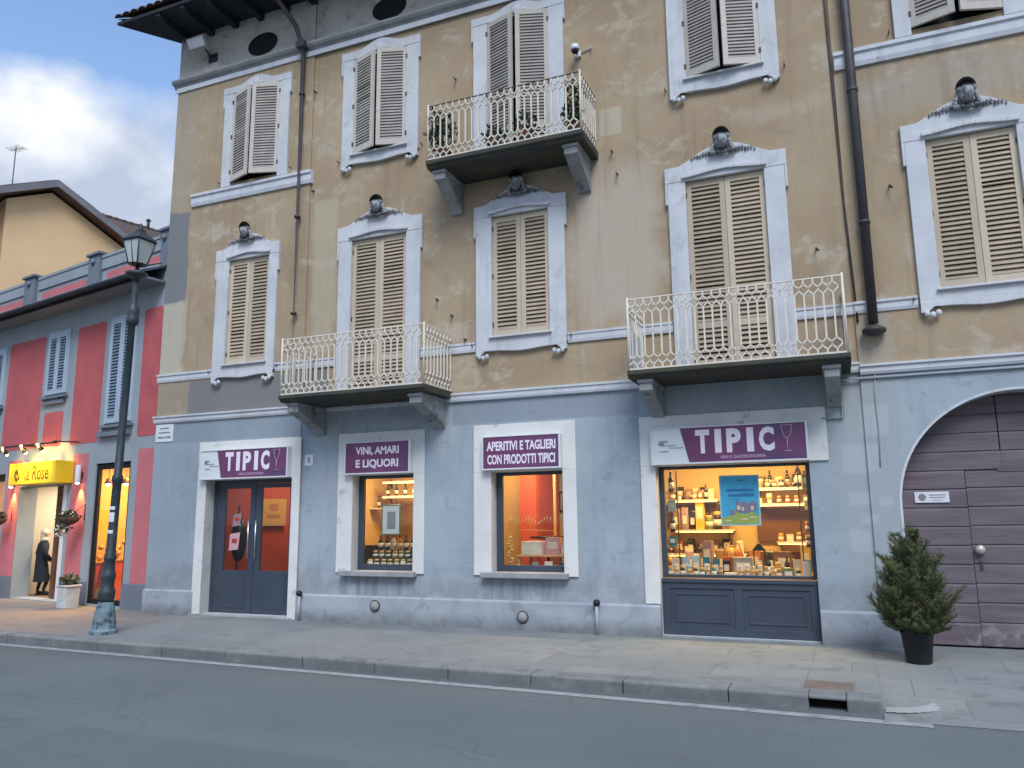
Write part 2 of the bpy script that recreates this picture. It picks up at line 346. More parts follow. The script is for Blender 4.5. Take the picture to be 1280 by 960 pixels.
def m_head():
    t = NT('carved_stone', .95, 0, .15)
    base = t.mix(t.rng(t.noise(9, 6, .7), .35, .6), (.10, .10, .105), (.40, .405, .41))
    base = t.mix(t.rng(t.math('ADD', t.z, t.math('MULTIPLY', t.math('SUBTRACT', t.noise(14, 4), .5), .08)), .055, .095), base, (.008, .008, .008))   # soot crust on the top of the carving
    base = t.mix(t.math('MULTIPLY', t.rng(t.z, -.04, -.12), t.math('MULTIPLY', t.rng(t.math('ABSOLUTE', t.x), .46, .02), t.rng(t.noise(13, 5, .7), .42, .56))), base, (.06, .06, .068))
    t.color(base); t.bump(t.noise(30, 5, .7), .6, .01); return t.m
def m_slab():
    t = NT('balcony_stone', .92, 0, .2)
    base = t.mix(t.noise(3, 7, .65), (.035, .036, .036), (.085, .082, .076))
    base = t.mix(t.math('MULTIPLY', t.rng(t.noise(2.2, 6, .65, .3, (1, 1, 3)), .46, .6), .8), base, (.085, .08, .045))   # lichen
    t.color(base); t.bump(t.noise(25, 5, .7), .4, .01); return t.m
M_TAN, M_BLUE, M_SOC, M_ASPH, M_PAVE, M_TILE, M_GATE, M_TRIM, M_HEAD, M_SLAB = m_tan(), m_blue(), m_socle(), m_asphalt(), m_pave(), m_tile(), m_gate(), m_trim(), m_head(), m_slab()
M_SHOPTRIM = surf('cream_shop_trim', (.68, .67, .63), .85, .07, 1.5, 30, .2, streak=.12, c2=(.45, .46, .45), c2t=(.58, .68))
M_REVEAL = surf('reveal_plaster', (.5, .5, .48), .9, .1)
M_BAND = surf('band_paint', (.57, .585, .60), .85, .09, 1.4, 25, .25, streak=.3, c2=(.36, .365, .37), c2t=(.60, .70))
M_CORN = surf('cornice_grey', (.33, .33, .33), .9, .18, 2, 20, .3, streak=.35)
M_ATTIC = surf('attic_plaster', (.47, .43, .37), .92, .14, 1.2, 25, .3, streak=.25, c2=(.30, .28, .25), c2t=(.52, .66))
M_SHUT1 = surf('ochre_shutter_paint', (.55, .455, .335), .7, .07, 2, 25, .1, streak=.08, c2=(.48, .40, .29), c2t=(.6, .7))
M_SLAT1 = surf('ochre_slat_paint', (.42, .335, .235), .75, .14, 3, 25, .1)
M_SHUT2 = surf('cream_shutter_paint', (.55, .50, .425), .7, .08, 2, 25, .1, c2=(.42, .38, .33), c2t=(.58, .7))
M_SLAT2 = surf('weathered_slat', (.37, .335, .295), .8, .15, 3, 25, .1)
for m_ in (M_SHUT1, M_SLAT1, M_SHUT2, M_SLAT2): vary(m_)
M_DARK = surf('dark_window', (.012, .012, .014), .25, .2, 2, 10, 0)
M_VOID = surf('void_and_frame_black', (.008, .008, .008), .9, .2, 2, 10, 0)  # black standing in for unlit hollows; also the dark shop window frame
M_RAIL = surf('cream_iron_paint', (.70, .63, .52), .65, .1, 8, 40, .1, c2=(.25, .15, .09), c2t=(.64, .72), c2scale=20)
M_RUST = surf('rusty_iron', (.09, .07, .06), .8, .3, 12, 40, .2)
M_PIPE = surf('brown_pipe', (.06, .052, .055), .55, .2, 5, 30, .1)
M_GREYPIPE = surf('grey_conduit', (.36, .39, .42), .6, .1)
M_NAVY = surf('navy_paint', (.042, .056, .078), .45, .12, 2, 30, .06, spec=.5)
M_PURP = surf('purple_sign', (.18, .050, .125), .4, .3, .9, 20, .02, spec=.5, c2=(.085, .05, .13), c2t=(.42, .70), c2scale=1.3)
M_WHITE = surf('white_sign', (.66, .68, .68), .45, .05, 2, 20, .02, spec=.4)
M_LETTER = surf('sign_lettering', (.80, .72, .79), .5, .05, 2, 20, 0)
M_LETTER2 = surf('lilac_lettering', (.50, .36, .52), .5, .05, 2, 20, 0)
M_GREYTXT = surf('grey_lettering', (.22, .22, .25), .6, .1, 2, 20, 0)
M_CHROME = surf('brushed_steel', (.55, .56, .58), .3, .05, 2, 60, .05, metal=.9)
M_IRON = surf('dark_green_iron', (.030, .044, .050), .5, .3, 6, 40, .1, spec=.5)
M_IRONPALE = surf('worn_verdigris_iron', (.17, .24, .265), .65, .25, 6, 30, .2, c2=(.05, .08, .09), c2t=(.50, .62), c2scale=9)
def m_kerb():
    t = NT('kerb_granite', .88, 0, .25)
    base = t.mix(t.rng(t.noise(2.5, 7, .65), .32, .68), (.205, .212, .205), (.29, .295, .28))
    base = t.mix(t.math('MULTIPLY', t.rng(t.noise(3.3, 8, .72, .1, (1, 1, 1), (3, 1, 1)), .52, .64), .6), base, (.13, .135, .132))
    base = t.mix(t.math('MULTIPLY', t.math('MULTIPLY', t.rng(t.z, -.03, -.012, 1, 0), t.rng(t.noise(1.6, 6, .65), .25, .6)), .75), base, (.105, .112, .112))   # road grime on the riser
    base = t.mix(t.math('MULTIPLY', t.noise(60, 4, .75), .4), base, (.13, .13, .128))
    t.color(base); t.bump(t.noise(45, 5, .7), .3, .006); return t.m
M_KERB = m_kerb()
M_LINE = surf('worn_road_paint', (.335, .35, .345), .8, .12, 3, 60, .2, c2=(.21, .215, .215), c2t=(.53, .64), c2scale=7)
M_REDW = surf('red_paint', (.47, .105, .108), .85, .10, 1.2, 30, .2, c2=(.40, .085, .09), c2t=(.50, .7), c2scale=2, streak=.15)
M_PINKW = surf('faded_pink_paint', (.55, .16, .175), .85, .10, 1.5, 30, .2, c2=(.48, .17, .17), c2t=(.48, .62), streak=.15)
M_GREYW = surf('grey_blue_paint', (.29, .325, .345), .88, .1, 1.2, 30, .2, streak=.12)
M_GREYD = surf('slate_paint', (.165, .19, .225), .88, .12, 1.5, 30, .2)
M_SHUT3 = surf('pale_blue_shutter', (.38, .45, .52), .7, .08)
M_SLAT3 = surf('steel_blue_slat', (.17, .225, .29), .7, .12)
M_OCHRE = surf('ochre_plaster', (.80, .53, .28), .92, .06, .5, 20, .15)
M_OCHRE2 = surf('shaded_ochre_plaster', (.45, .25, .13), .92, .06, .5, 20, .15)  # browner copy of the ochre plaster, shade of the front wall in its colour
M_FASCIA = surf('grey_fascia', (.20, .195, .20), .8, .15, 2, 20, .1)
M_EAVEWOOD = surf('dark_eave_wood', (.024, .027, .036), .85, .3, 3, 20, .2)
M_EAVEBRN = surf('brown_eave_wood', (.16, .085, .055), .85, .2, 3, 20, .2)
M_LANT = surf('milky_lantern_glass', (.48, .52, .50), .25, .1, 4, 20, 0, spec=.6)
M_SKIN = surf('skin', (.50, .31, .23), .6, .06, 6, 40, .05)
M_COAT = surf('navy_coat_cloth', (.012, .018, .032), .85, .2, 8, 60, .2)
M_HAIR = surf('pale_grey_hair', (.60, .56, .50), .7, .15, 20, 60, .2)
M_TROUS = surf('dark_trousers', (.012, .012, .014), .85, .2, 8, 40, .1)
M_POT = surf('black_plastic_pot', (.014, .015, .019), .5, .2, 4, 30, .05)
M_SOIL = surf('soil', (.04, .03, .02), .95, .3, 12, 40, .5)
M_TERRA = surf('terracotta', (.30, .13, .075), .8, .15)
M_BARK = surf('bark', (.09, .06, .04), .9, .2, 12, 40, .4)
M_FIR = surf('fir_needles', (.095, .125, .045), .7, .35, 9, 60, 0, c2=(.155, .150, .065), c2t=(.48, .62), c2scale=9)
M_LEAF = surf('green_leaves', (.055, .075, .04), .7, .35, 9, 60, 0)
M_LEAF2 = surf('dusty_leaves', (.10, .115, .07), .7, .3, 9, 60, 0)
M_FLOWR = surf('red_petals', (.45, .03, .02), .7, .3, 9, 60, 0)
M_FLOWW = surf('white_petals', (.65, .62, .52), .7, .15, 9, 60, 0)
M_PLANTER = surf('whitewashed_planter', (.50, .53, .51), .85, .15, 5, 30, .2, c2=(.32, .34, .33), c2t=(.52, .64))
M_GLASS = glass('shop_glass')
M_WARMW = surf('warm_cream_wall', (.52, .345, .13), .85, .08, 1, 20, .05)
M_REDIN = surf('orange_red_wall', (.52, .085, .035), .8, .08, 1, 20, .05)
M_BEIGE = surf('beige_wall', (.50, .40, .28), .85, .08, 1, 20, .05)
M_FLOORIN = surf('shop_floor', (.18, .11, .06), .6, .15)
M_WOODIN = surf('honey_wood', (.42, .25, .10), .6, .15, 4, 30, .1)
M_LED = emis('led_strip', (1.0, .62, .20), 1.8)
M_BULB = emis('lamp_glow', (1.0, .80, .48), 9.0)

# ------------------------------------------------------------------ ground
g = MB(); g.quad((-300, -300, -.13), (300, -300, -.13), (300, 300, -.13), (-300, 300, -.13)); struct(g.build('ground', M_ASPH))
g = MB(); g.quad((-80, -14, -.12), (60, -14, -.12), (60, -2.5, -.12), (-80, -2.5, -.12)); struct(g.build('road', M_ASPH))
KX = 0.20                                               # where the raised kerb ends by the gateway
def ky(x): return -.027*(x-.2)                          # the kerb runs slightly askew to the facade
SH = Matrix(((1, 0, 0, 0), (-.027, 1, 0, .0054), (0, 0, 1, 0), (0, 0, 0, 1)))
g = MB()
xs = [-60, -40, -25, -18] + [-16 + i*(KX+16)/44 for i in range(45)]
for i in range(len(xs)-1):
    g.quad((xs[i], -2.86+ky(xs[i]), 0), (xs[i+1], -2.86+ky(xs[i+1]), 0), (xs[i+1], 9, 0), (xs[i], 9, 0))
struct(g.build('pavement', M_PAVE))
g = MB()                                                 # dropped apron in front of the gate
ys = [9, .4, -1.0, -1.6, -2.3, -3.0, -3.35]; zs = [0, 0, -.002, -.018, -.06, -.105, -.116]
for i in range(len(ys)-1):
    g.quad((KX+.003, ys[i+1], zs[i+1]), (9, ys[i+1], zs[i+1]), (9, ys[i], zs[i]), (KX+.003, ys[i], zs[i]))
g.quad((KX, -2.83, -.2), (KX, -.9, -.2), (KX, -.9, -.001), (KX, -2.83, -.001))
g.box(9.003, 60, -3.1, 9, -.2, 0)
struct(g.build('gate_apron', M_PAVE))
g = MB(); x = -40.0
while x < KX-.05:
    L = rnd.uniform(.9, 1.25); x2 = min(x+L, KX)
    if x > -1.5: x2 = KX
    elif x2 > -1.3: x2 = -1.12
    zt = rnd.uniform(.004, .012); yf = -3.145+rnd.uniform(-.006, .006)
    if x2 >= KX-1e-4:
        g.box(x+.004, -.41, yf, -2.865, -.2, zt, 0, SH); g.box(-.09, KX, yf, -2.865, -.2, zt, 0, SH); g.box(-.407, -.093, yf, -2.865, -.03, zt, 0, SH)
        g.box(-.407, -.093, -2.98, -2.865, -.2, -.033, 1, SH)  # black block gives the inlet its painted darkness inside
    else: g.box(x+.004, x2-.004, yf, -2.865, -.2, zt, 0, SH)
    x = x2
struct(g.build('kerb', [M_KERB, M_VOID], bevel=.014))
g = MB()                                                 # pale rounded return stone at the end of the kerb
for i in range(10):
    a0, a1 = math.pi/2*i/10, math.pi/2*(i+1)/10
    def cp(a, r): return (KX+.02+r*math.sin(a)*1.0, -2.55-.55*math.cos(a)*(r/.55), 0)
    zz = [-.1+.092*min(1, (i+k)/9) for k in (0, 1)]
    q = [cp(a0, .42), cp(a0, .56), cp(a1, .56), cp(a1, .42)]
    g.quad(*[(p[0], p[1], z) for p, z in zip(q, (-.085, -.1, -.095, -.08))])
struct(g.build('kerb_return', surf('pale_kerb_stone', (.36, .36, .34), .85, .1)))
g = MB()
P = [(-40+i*.5, 0) for i in range(82)]; P = [(x, -3.21+ky(x)-max(0, .13+(x-.56)*.011)) for x, _ in P if x < .5] + [(.56, -3.35)]
for i in range(len(P)-1):
    (a, b), (c, d) = P[i], P[i+1]
    g.quad((a, b-.13, -.116), (c, d-.13, -.116), (c, d, -.116), (a, b, -.116))
struct(g.build('road_marking', M_LINE))

# ------------------------------------------------------------------ the corner building
B = thing('corner_building', 'three storey tan and blue-grey stucco building with shuttered windows, three balconies and shops', 'building')
XL, XR, ZT = -11.85, 8.0, 11.42
ARCX, ARCZ, ARCR = 2.075, 1.715, 1.375
def yo(x): return -.03 if (x < -8.5 or x > .345) else 0.0
OPEN = [  # x0, x1, z0, z1
    (-10.52, -8.64, .03, 2.34), (-7.43, -6.285, .80, 2.335), (-4.925, -3.775, .815, 2.31), (-2.385, -.355, .02, 2.31),
    (-10.24, -9.31, 4.43, 6.42), (-7.55, -6.46, 3.62, 6.42), (-4.885, -3.915, 4.43, 6.42), (-1.77, -.665, 3.55, 6.46), (1.365, 2.39, 4.43, 6.46), (4.0, 5.0, 4.43, 6.46),
    (-10.34, -9.22, 8.0, 9.84), (-7.585, -6.495, 8.02, 9.88), (-4.95, -3.855, 7.20, 9.88), (-1.68, -.60, 8.07, 9.9), (1.345, 2.42, 8.08, 9.9), (4.0, 5.05, 8.08, 9.9),
    (ARCX-ARCR, ARCX+ARCR, .0, ARCZ+ARCR)]
g = MB()
xc = sorted(set([XL, -8.5, .345, XR] + [o[i] for o in OPEN for i in (0, 1)]))
zc = sorted(set([-.2, 3.5, 10.38, ZT] + [o[i] for o in OPEN for i in (2, 3)]))
for i in range(len(xc)-1):
    for j in range(len(zc)-1):
        cx, cz = (xc[i]+xc[i+1])/2, (zc[j]+zc[j+1])/2
        if any(o[0] < cx < o[1] and o[2] < cz < o[3] for o in OPEN): continue
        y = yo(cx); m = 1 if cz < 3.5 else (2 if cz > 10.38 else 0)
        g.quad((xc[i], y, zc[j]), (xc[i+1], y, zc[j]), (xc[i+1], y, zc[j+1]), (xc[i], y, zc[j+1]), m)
for xe in (-8.5, .345): g.quad((xe, -.03, -.2), (xe, 0, -.2), (xe, 0, ZT), (xe, -.03, ZT), 0)
for (a, b, c, d) in OPEN[:-1]:
    y = yo((a+b)/2); e = .30
    g.quad((a, y, c), (a, e, c), (a, e, d), (a, y, d), 3); g.quad((b, y, c), (b, e, c), (b, e, d), (b, y, d), 3)
    g.quad((a, y, d), (b, y, d), (b, e, d), (a, e, d), 3); g.quad((a, y, c), (b, y, c), (b, e, c), (a, e, c), 3)
N = 40
arc = [(ARCX-ARCR, 0), (ARCX-ARCR, ARCZ)] + [(ARCX-ARCR*math.cos(math.pi*i/N), ARCZ+ARCR*math.sin(math.pi*i/N)) for i in range(1, N)] + [(ARCX+ARCR, ARCZ), (ARCX+ARCR, 0)]
for i in range(1, len(arc)-2):
    (a, b), (c, d) = arc[i], arc[i+1]
    g.quad((a, -.03, b), (c, -.03, d), (c, -.03, ARCZ+ARCR), (a, -.03, ARCZ+ARCR), 1)
for i in range(len(arc)-1):
    (a, b), (c, d) = arc[i], arc[i+1]; g.quad((a, -.03, b), (c, -.03, d), (c, .34, d), (a, .34, b), 3)
g.quad((XL, -.03, -.2), (XL+7.27, 10, -.2), (XL+7.27, 10, ZT), (XL, -.03, ZT), 0); g.quad((XR, -.03, -.2), (XR, 10, -.2), (XR, 10, ZT), (XR, -.03, ZT), 0)
g.quad((XL+7.27, 10, -.2), (XR, 10, -.2), (XR, 10, ZT), (XL+7.27, 10, ZT), 0)
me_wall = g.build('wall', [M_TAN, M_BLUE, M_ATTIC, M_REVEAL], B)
# socle, bands, cornice
g = MB()
for (a, b) in ((XL-.01, -10.69), (-8.46, -2.39), (-.352, ARCX-ARCR-.02)):
    top = .42
    g.prism([(-.075+.0, -.2), (-.075, top-.03), (-.055, top), (.05, top), (.05, -.2)], a, b, axis='x')
g.build('socle', M_SOC, B, bevel=.008)
def band(name, a, b, z0, z1, m, p=.06, lip=.02):
    h = z1-z0; mb = MB()
    mb.prism([(.02, z0), (-p*.6, z0), (-p*.75, z0+h*.25), (-p*.75, z0+h*.7), (-p, z0+h*.78), (-p, z1), (.02, z1+lip)], a, b, axis='x'); return mb.build(name, m, B)
band('string_course', XL-.03, -8.45, 3.44, 3.57, M_BAND, .10); band('string_course', -8.45, .35, 3.44, 3.57, M_BAND, .07); band('string_course', .35, XR, 3.40, 3.53, M_BAND, .10)
for (a, b, p) in ((XL-.02, -10.53, .08), (-9.10, -8.45, .08), (-8.45, -7.83, .05), (-6.175, -5.18, .05), (-3.64, -2.05, .05), (-.375, .35, .05), (.35, 1.10, .08), (2.66, XR, .08)):
    band('sill_band', a, b, 4.22, 4.375, M_BAND, p, .012)
band('upper_band', -11.28, -8.45, 7.66, 7.90, M_BAND, .11); band('upper_band', .36, XR, 7.70, 7.95, M_BAND, .11)
g = MB()
g.prism([(.02, 10.30), (-.05, 10.30), (-.07, 10.345), (-.12, 10.36), (-.15, 10.40), (-.15, 10.44), (.02, 10.47)], XL-.08, XR, axis='x')
cn = g.build('cornice', M_CORN, B)
g = MB(); g.box(XL-.02, XR, -.06, -.0305, 10.20, 10.299); g.build('cornice_fascia', M_BAND, cn)
# oval attic vents
for x in (-9.73, -6.9, -4.3, -1.2):
    g = MB(); n = 24
    for i in range(n):
        a0, a1 = 2*math.pi*i/n, 2*math.pi*(i+1)/n
        y = yo(x)
        q = lambda a, k: (x+.36*k*math.cos(a), 10.76+.235*k*math.sin(a))
        for (k0, y0, k1, y1, m) in ((1.1, y, 1.0, y-.012, 0), (1.0, y-.012, .98, y-.004, 1)):
            (p0, p1), (p2, p3), (p4, p5), (p6, p7) = q(a0, k0), q(a1, k0), q(a1, k1), q(a0, k1)
            g.quad((p0, y0, p1), (p2, y0, p3), (p4, y1, p5), (p6, y1, p7), m)
        (p0, p1), (p2, p3) = q(a0, .98), q(a1, .98); g.add([(p0, y-.004, p1), (p2, y-.004, p3), (x, y-.004, 10.76)], [(0, 1, 2)], 1)  # flat black oval in place of the dark inside of the vent
    g.build('oval_vent', [M_ATTIC, M_VOID], B)
# roof with eave
EX, EY = -12.69, -.89
def tile_slope(mb, e0, e1, t0, t1, nx, ny, amp, m=0):
    e0, e1, t0, t1 = map(Vector, (e0, e1, t0, t1)); vs = []; fs = []
    nrm = (e1-e0).cross(t0-e0).normalized(); nrm = nrm if nrm.z > 0 else -nrm
    for j in range(ny+1):
        for i in range(nx+1):
            u, v = i/nx, j/ny; p = (e0*(1-u)+e1*u)*(1-v)+(t0*(1-u)+t1*u)*v
            w = abs(math.sin(math.pi*i/4))**.7
            vs.append(p+nrm*(amp*w*(1 if v < .98 else .5)+.02*(1-(v*ny*1.0 % 1))+.02*mnoise.noise(Vector((i*.25//1, j*1.7, 3)))))
    for j in range(ny):
        for i in range(nx): a = j*(nx+1)+i; fs.append((a, a+1, a+nx+2, a+nx+1))
    mb.add(vs, fs, m, True)
rf = MB()
ZE = 11.55
EB = EX+.727*(10.9-EY)                                   # the left eave follows the oblique flank
tile_slope(rf, (EX-.04, EY-.04, ZE), (XR+.8, EY-.04, ZE), (-5.2, 5, ZE+2.3), (XR+.8, 5, ZE+2.3), 4*103, 16, .06)
tile_slope(rf, (EB-.04, 10.9, ZE), (EX-.04, EY-.04, ZE), (-5.2, 5, ZE+2.3), (-5.2, 5, ZE+2.3), 4*70, 14, .06)
rf.quad((EB, 10.9, ZE), (XR+.8, 10.9, ZE), (XR+.8, 5, ZE+2.3), (-5.2, 5, ZE+2.3))
ro = rf.build('roof', M_TILE, B)
g = MB(); g.prism([(EX, EY), (XR+.8, EY), (XR+.8, 10.9), (EB, 10.9)], 11.435, 11.50, axis='z'); g.build('soffit', M_EAVEWOOD, ro)
g = MB()
x = XL+.15
while x < XR: g = MB(); g.prism([(EY+.03, 11.434), (EY+.03, 11.37), (EY+.12, 11.30), (.0, 11.28), (.0, 11.434)], x, x+.11, axis='x'); x += .62; g.build('rafter', M_EAVEWOOD, ro)
g = MB(); n = 8
pts = [(EY-.09+.085*math.cos(math.pi+math.pi*i/n), 11.53+.085*math.sin(math.pi+math.pi*i/n)) for i in range(n+1)]
pts2 = [(EY-.09+.075*math.cos(2*math.pi-math.pi*i/n), 11.53+.075*math.sin(2*math.pi-math.pi*i/n)) for i in range(n+1)]
g.prism(pts+pts2, EX+2.4, XR+.8, axis='x'); g.build('gutter', M_EAVEWOOD, ro)
# down pipes
g = MB(); g.tube([(-9.02, EY-.05, 11.45), (-8.98, -.75, 11.25), (-8.75, -.28, 10.72), (-8.69, -.20, 10.42), (-8.69, -.115, 10.24), (-8.69, -.115, 4.1)], .045, 10)
for z in (9.4, 7.0, 5.2): g.lathe([(.056, 0), (.056, .04)], 10, (-8.69, -.115, z)); g.box(-8.70, -8.68, -.10, -.0, z+.01, z+.03)
g.box(-8.78, -8.6, -.24, -.09, 10.33, 10.45)
g.build('downpipe', M_PIPE, B)
g = MB(); g.tube([(.56, -.14, 11.3), (.555, -.12, 4.05)], .062, 12); g.lathe([(.07, 0), (.145, .03), (.15, .07), (.075, .12)], 14, (.555, -.12, 3.90))
for z in (9.6, 7.3, 5.4): g.lathe([(.074, 0), (.074, .05)], 12, (.557, -.12, z))
g.build('downpipe', M_PIPE, B)
g = MB(); g.tube([(.30, -.015, 10.3), (.31, -.018, 8.2), (.33, -.02, 6), (.375, -.045, 4.1)], .014, 6); g.build('cable', M_RUST, B)
g = MB(); g.tube([(XR, -.06, 3.36), (.12, -.055, 3.355), (.10, -.03, 2.86), (-.16, -.02, 2.86)], .017, 6); g.build('conduit', M_GREYPIPE, B)
g = MB(); g.tube([(.52, -.045, 3.4), (.50, -.04, 3.1), (.51, -.042, 2.7), (.49, -.04, 2.2)], .007, 5); g.build('cable', M_GREYPIPE, B)

# ------------------------------------------------------------------ windows with shutters
SH_CACHE = {}
def shutter_mesh(w, h, mats, rails=(), flip=False):
    key = (round(w, 3), round(h, 3), mats[0].name, tuple(rails), flip)
    if key in SH_CACHE: return SH_CACHE[key]
    g = MB(); s = .075; f = -1 if flip else 1
    def bx(a, b, c, d, e, k, m): a, b = sorted((a*f, b*f)); g.box(a, b, c, d, e, k, m)
    bx(0, s, -.02, .02, 0, h, 0); bx(w-s, w, -.02, .02, 0, h, 0)
    zs = [(0, .10)] + [(z-.045, z+.045) for z in rails] + [(h-.085, h)]
    for a, b in zs: bx(s+.0005, w-s-.0005, -.019, .019, a, b, 0)
    for (a, b), (c, d) in zip(zs, zs[1:]):
        pit = .064 if mats[0] is not M_SHUT2 else .054; ang = -30 if mats[0] is not M_SHUT2 else -22; n = max(1, int((c-b)/pit)); st = (c-b)/n
        for i in range(n):
            z = b+(i+.5)*st
            q = sorted(((s-.004)*f, (w-s+.004)*f)); g.box(q[0], q[1], -.006, .006, -pit*.52, pit*.52, 1, Matrix.Translation((0, 0, z)) @ Matrix.Rotation(R(ang+rnd.uniform(-4, 4)+(rnd.uniform(-16, 16) if rnd.random() < .06 else 0)), 4, 'X'))
    SH_CACHE[key] = g.mesh('shutter', mats); return SH_CACHE[key]
def head_mesh():
    r2 = random.Random(3); g = MB()
    def fn(d):
        k = 1.0
        if d.y < -.2:
            k += .22*math.exp(-((d.x/.16)**2+((d.z+.05)/.22)**2))           # nose
            k += .10*math.exp(-((d.z-.25)/.12)**2)*(abs(d.x) < .6)            # brow
            k -= .14*(math.exp(-(((d.x-.38)/.16)**2+((d.z-.07)/.12)**2))+math.exp(-(((d.x+.38)/.16)**2+((d.z-.07)/.12)**2)))
            k += .07*math.exp(-((d.x/.3)**2+((d.z+.62)/.16)**2))             # chin
        return k
    g.ell((0, -.09, .02), (.085, .095, .125), 20, 16, 0, fn)
    for i in range(16):                                                       # curls over the brow
        a = math.pi*i/15; g.ell((.085*math.cos(a), -.10-.02*math.sin(a), .07+.085*math.sin(a)), (.034, .045, .034), 8, 6)
    for sgn in (-1, 1):                                                       # acanthus sprays to both sides
        for i in range(9):
            t = i/8; x = sgn*(.08+.33*t); z = -.085-.045*t+.01*math.sin(i*2.1); l = .055*(1-.45*t)
            for k in (-1, 0, 1):
                dx, dz = sgn*l*(.9 if k == 0 else .55), l*(.15 if k == 0 else .8*k)
                g.tube([(x, -.015, z), (x+dx*.5, -.04+.015*t, z+dz*.5), (x+dx, -.012, z+dz)], [.006, .017-.007*t, .003], 6)
        for i in range(4): g.ell((sgn*(.09+.012*i), -.07, .05-.045*i), (.026, .03, .035), 8, 6)
    for i in range(7): g.ell(((i-3)*.05, -.07, -.135+.006*abs(i-3)), (.036, .035, .026), 8, 6)
    return g.mesh('keystone_head', M_HEAD)
HEAD = head_mesh()
_g = MB(); _g.tube([(0, .005, 0), (0, -.07, -.01), (0, -.07, .05)], .010, 5); HOLD = _g.mesh('hold_back', M_RUST)
_g = MB(); _g.box(-.014, .014, -.01, .01, -.035, .035); HINGE = _g.mesh('hinge', M_RUST)
def window(ox0, ox1, oz0, oz1, x0, x1, z0, z1, mats, style, apron='scroll', ajar=0.0, rails=(), hang=.0):
    """stone surround (the part) with its shutters, head, dark pane as sub-parts"""
    y = yo((ox0+ox1)/2); p = y-.06; g = MB(); cx = (x0+x1)/2; W2 = (x1-x0)/2
    g.prism([(x0, z0), (ox0-.0, z0), (ox0, oz1), (x0, oz1)], p, y-.001); g.prism([(ox1, z0), (x1, z0), (x1, oz1), (ox1, oz1)], p, y-.001)
    er = .035
    if style == 'head':
        top = [(x1+er, z1-.04)]
        for i in range(13):
            t = 1-i/12*2; top.append((cx+t*W2*.78, z1-.03+.25*((math.cos(t*math.pi)+1)/2)**.6))
        top.append((x0-er, z1-.04))
        g.prism([(x0-er, oz1), (x0-er, z1-.04)] + top[1:-1][::-1] + [(x1+er, z1-.04), (x1+er, oz1)], p-.006, y-.001)
        for a, b in ((x0-er, x0-.002), (x1+.002, x1+er)): g.box(a, b, p-.006, y-.001, oz1-.33, oz1-.001)
        # drip moulding under the carving
        q = [(ox0-.04+(ox1-ox0+.08)*i/16, oz1+.03+.05*math.sin(math.pi*i/16)**2) for i in range(17)]
        for i in range(16): g.prism([q[i], q[i+1], (q[i+1][0], q[i+1][1]+.05), (q[i][0], q[i][1]+.05)], p-.05, p-.0065)
    else:
        top = []
        for i in range(13):
            t = -1+i/12*2; top.append((cx+t*W2*.62, z1-.06+.13*(math.cos(t*math.pi)+1)/2))
        g.prism([(x0-er, oz1), (x0-er, z1-.06)]+top+[(x1+er, z1-.06), (x1+er, oz1)], p-.006, y-.001)
        for a, b in ((x0-er, x0-.002), (x1+.002, x1+er)): g.box(a, b, p-.006, y-.001, oz1-.28, oz1-.001)
        g.ell((cx, p-.02, oz1+.10), (.085, .03, .09), 12, 8)
        for sg in (-1, 1): g.ell((cx+sg*.12, p-.012, oz1+.07), (.06, .022, .035), 10, 6)
    if apron == 'scroll':
        bot = []
        for i in range(21):
            t = -1+i/10; bot.append((cx+t*W2, z0 - (.07 if abs(t) > .8 else 0) - (.03*(math.cos(t*math.pi*1.6)+1)/2 if abs(t) < .62 else 0)))
        g.prism(bot + [(x1, z0+.07), (x0, z0+.07)], p-.008, y-.002)
        g.box(ox0, ox1, p, y-.001, z0+.0705, oz0)
        for sx in (x0+.13, x1-.13):
            for k in (-1, 0, 1): g.ell((sx+k*.065, p-.01, z0-.085-.02*(k == 0)), (.036, .03, .042), 10, 8)
        g.box(ox0-.04, ox1+.04, p-.05, p+.001, oz0-.03, oz0-.001)
    elif apron == 'flat':
        g.box(ox0, ox1, p, y-.001, z0, oz0)
    w = g.build('window', M_TRIM, B, bevel=.006)
    g = MB(); g.box(ox0-.01, ox1+.01, .21, .235, oz0-.01, oz1+.01); g.build('dark_pane', M_DARK, w)
    lw = (ox1-ox0)/2-.004; h = oz1-oz0-.02; ys = y+.02 if not ajar else y-.03
    for fl in (False, True):
        inst('shutter', shutter_mesh(lw, h, mats, rails, fl), w, (ox1-.001 if fl else ox0+.001, ys, oz0+.01), (0, 0, (1 if fl else -1)*ajar))
    if style == 'head': inst('keystone_head', HEAD, w, (cx, p-.0, z1+.20)).scale = (rnd.uniform(.98, 1.1), 1.0, rnd.uniform(1.05, 1.2))
    for sx in (x0-.07, x1+.07): inst('hold_back', HOLD, w, (sx, y, z0+.12))
    for sx in (ox0, ox1):
        for z in (oz0+.2, (oz0+oz1)/2, oz1-.2): inst('hinge', HINGE, w, (sx, ys-.03, z))
    return w
S1, S2 = [M_SHUT1, M_SLAT1], [M_SHUT2, M_SLAT2]
A = R(18)
window(-10.24, -9.31, 4.43, 6.42, -10.52, -9.12, 4.20, 6.68, S1, 'head')
window(-7.55, -6.46, 3.62, 6.42, -7.81, -6.19, 3.62, 6.72, S1, 'head', apron=None, rails=(.66,))
window(-4.885, -3.915, 4.43, 6.42, -5.16, -3.65, 4.20, 6.66, S1, 'head')
window(-1.77, -.665, 3.55, 6.46, -2.03, -.39, 3.56, 6.73, S1, 'head', apron=None, rails=(.72,))
window(1.365, 2.39, 4.43, 6.46, 1.12, 2.64, 4.20, 6.73, S1, 'head')
window(4.0, 5.0, 4.43, 6.46, 3.75, 5.25, 4.20, 6.73, S1, 'head')
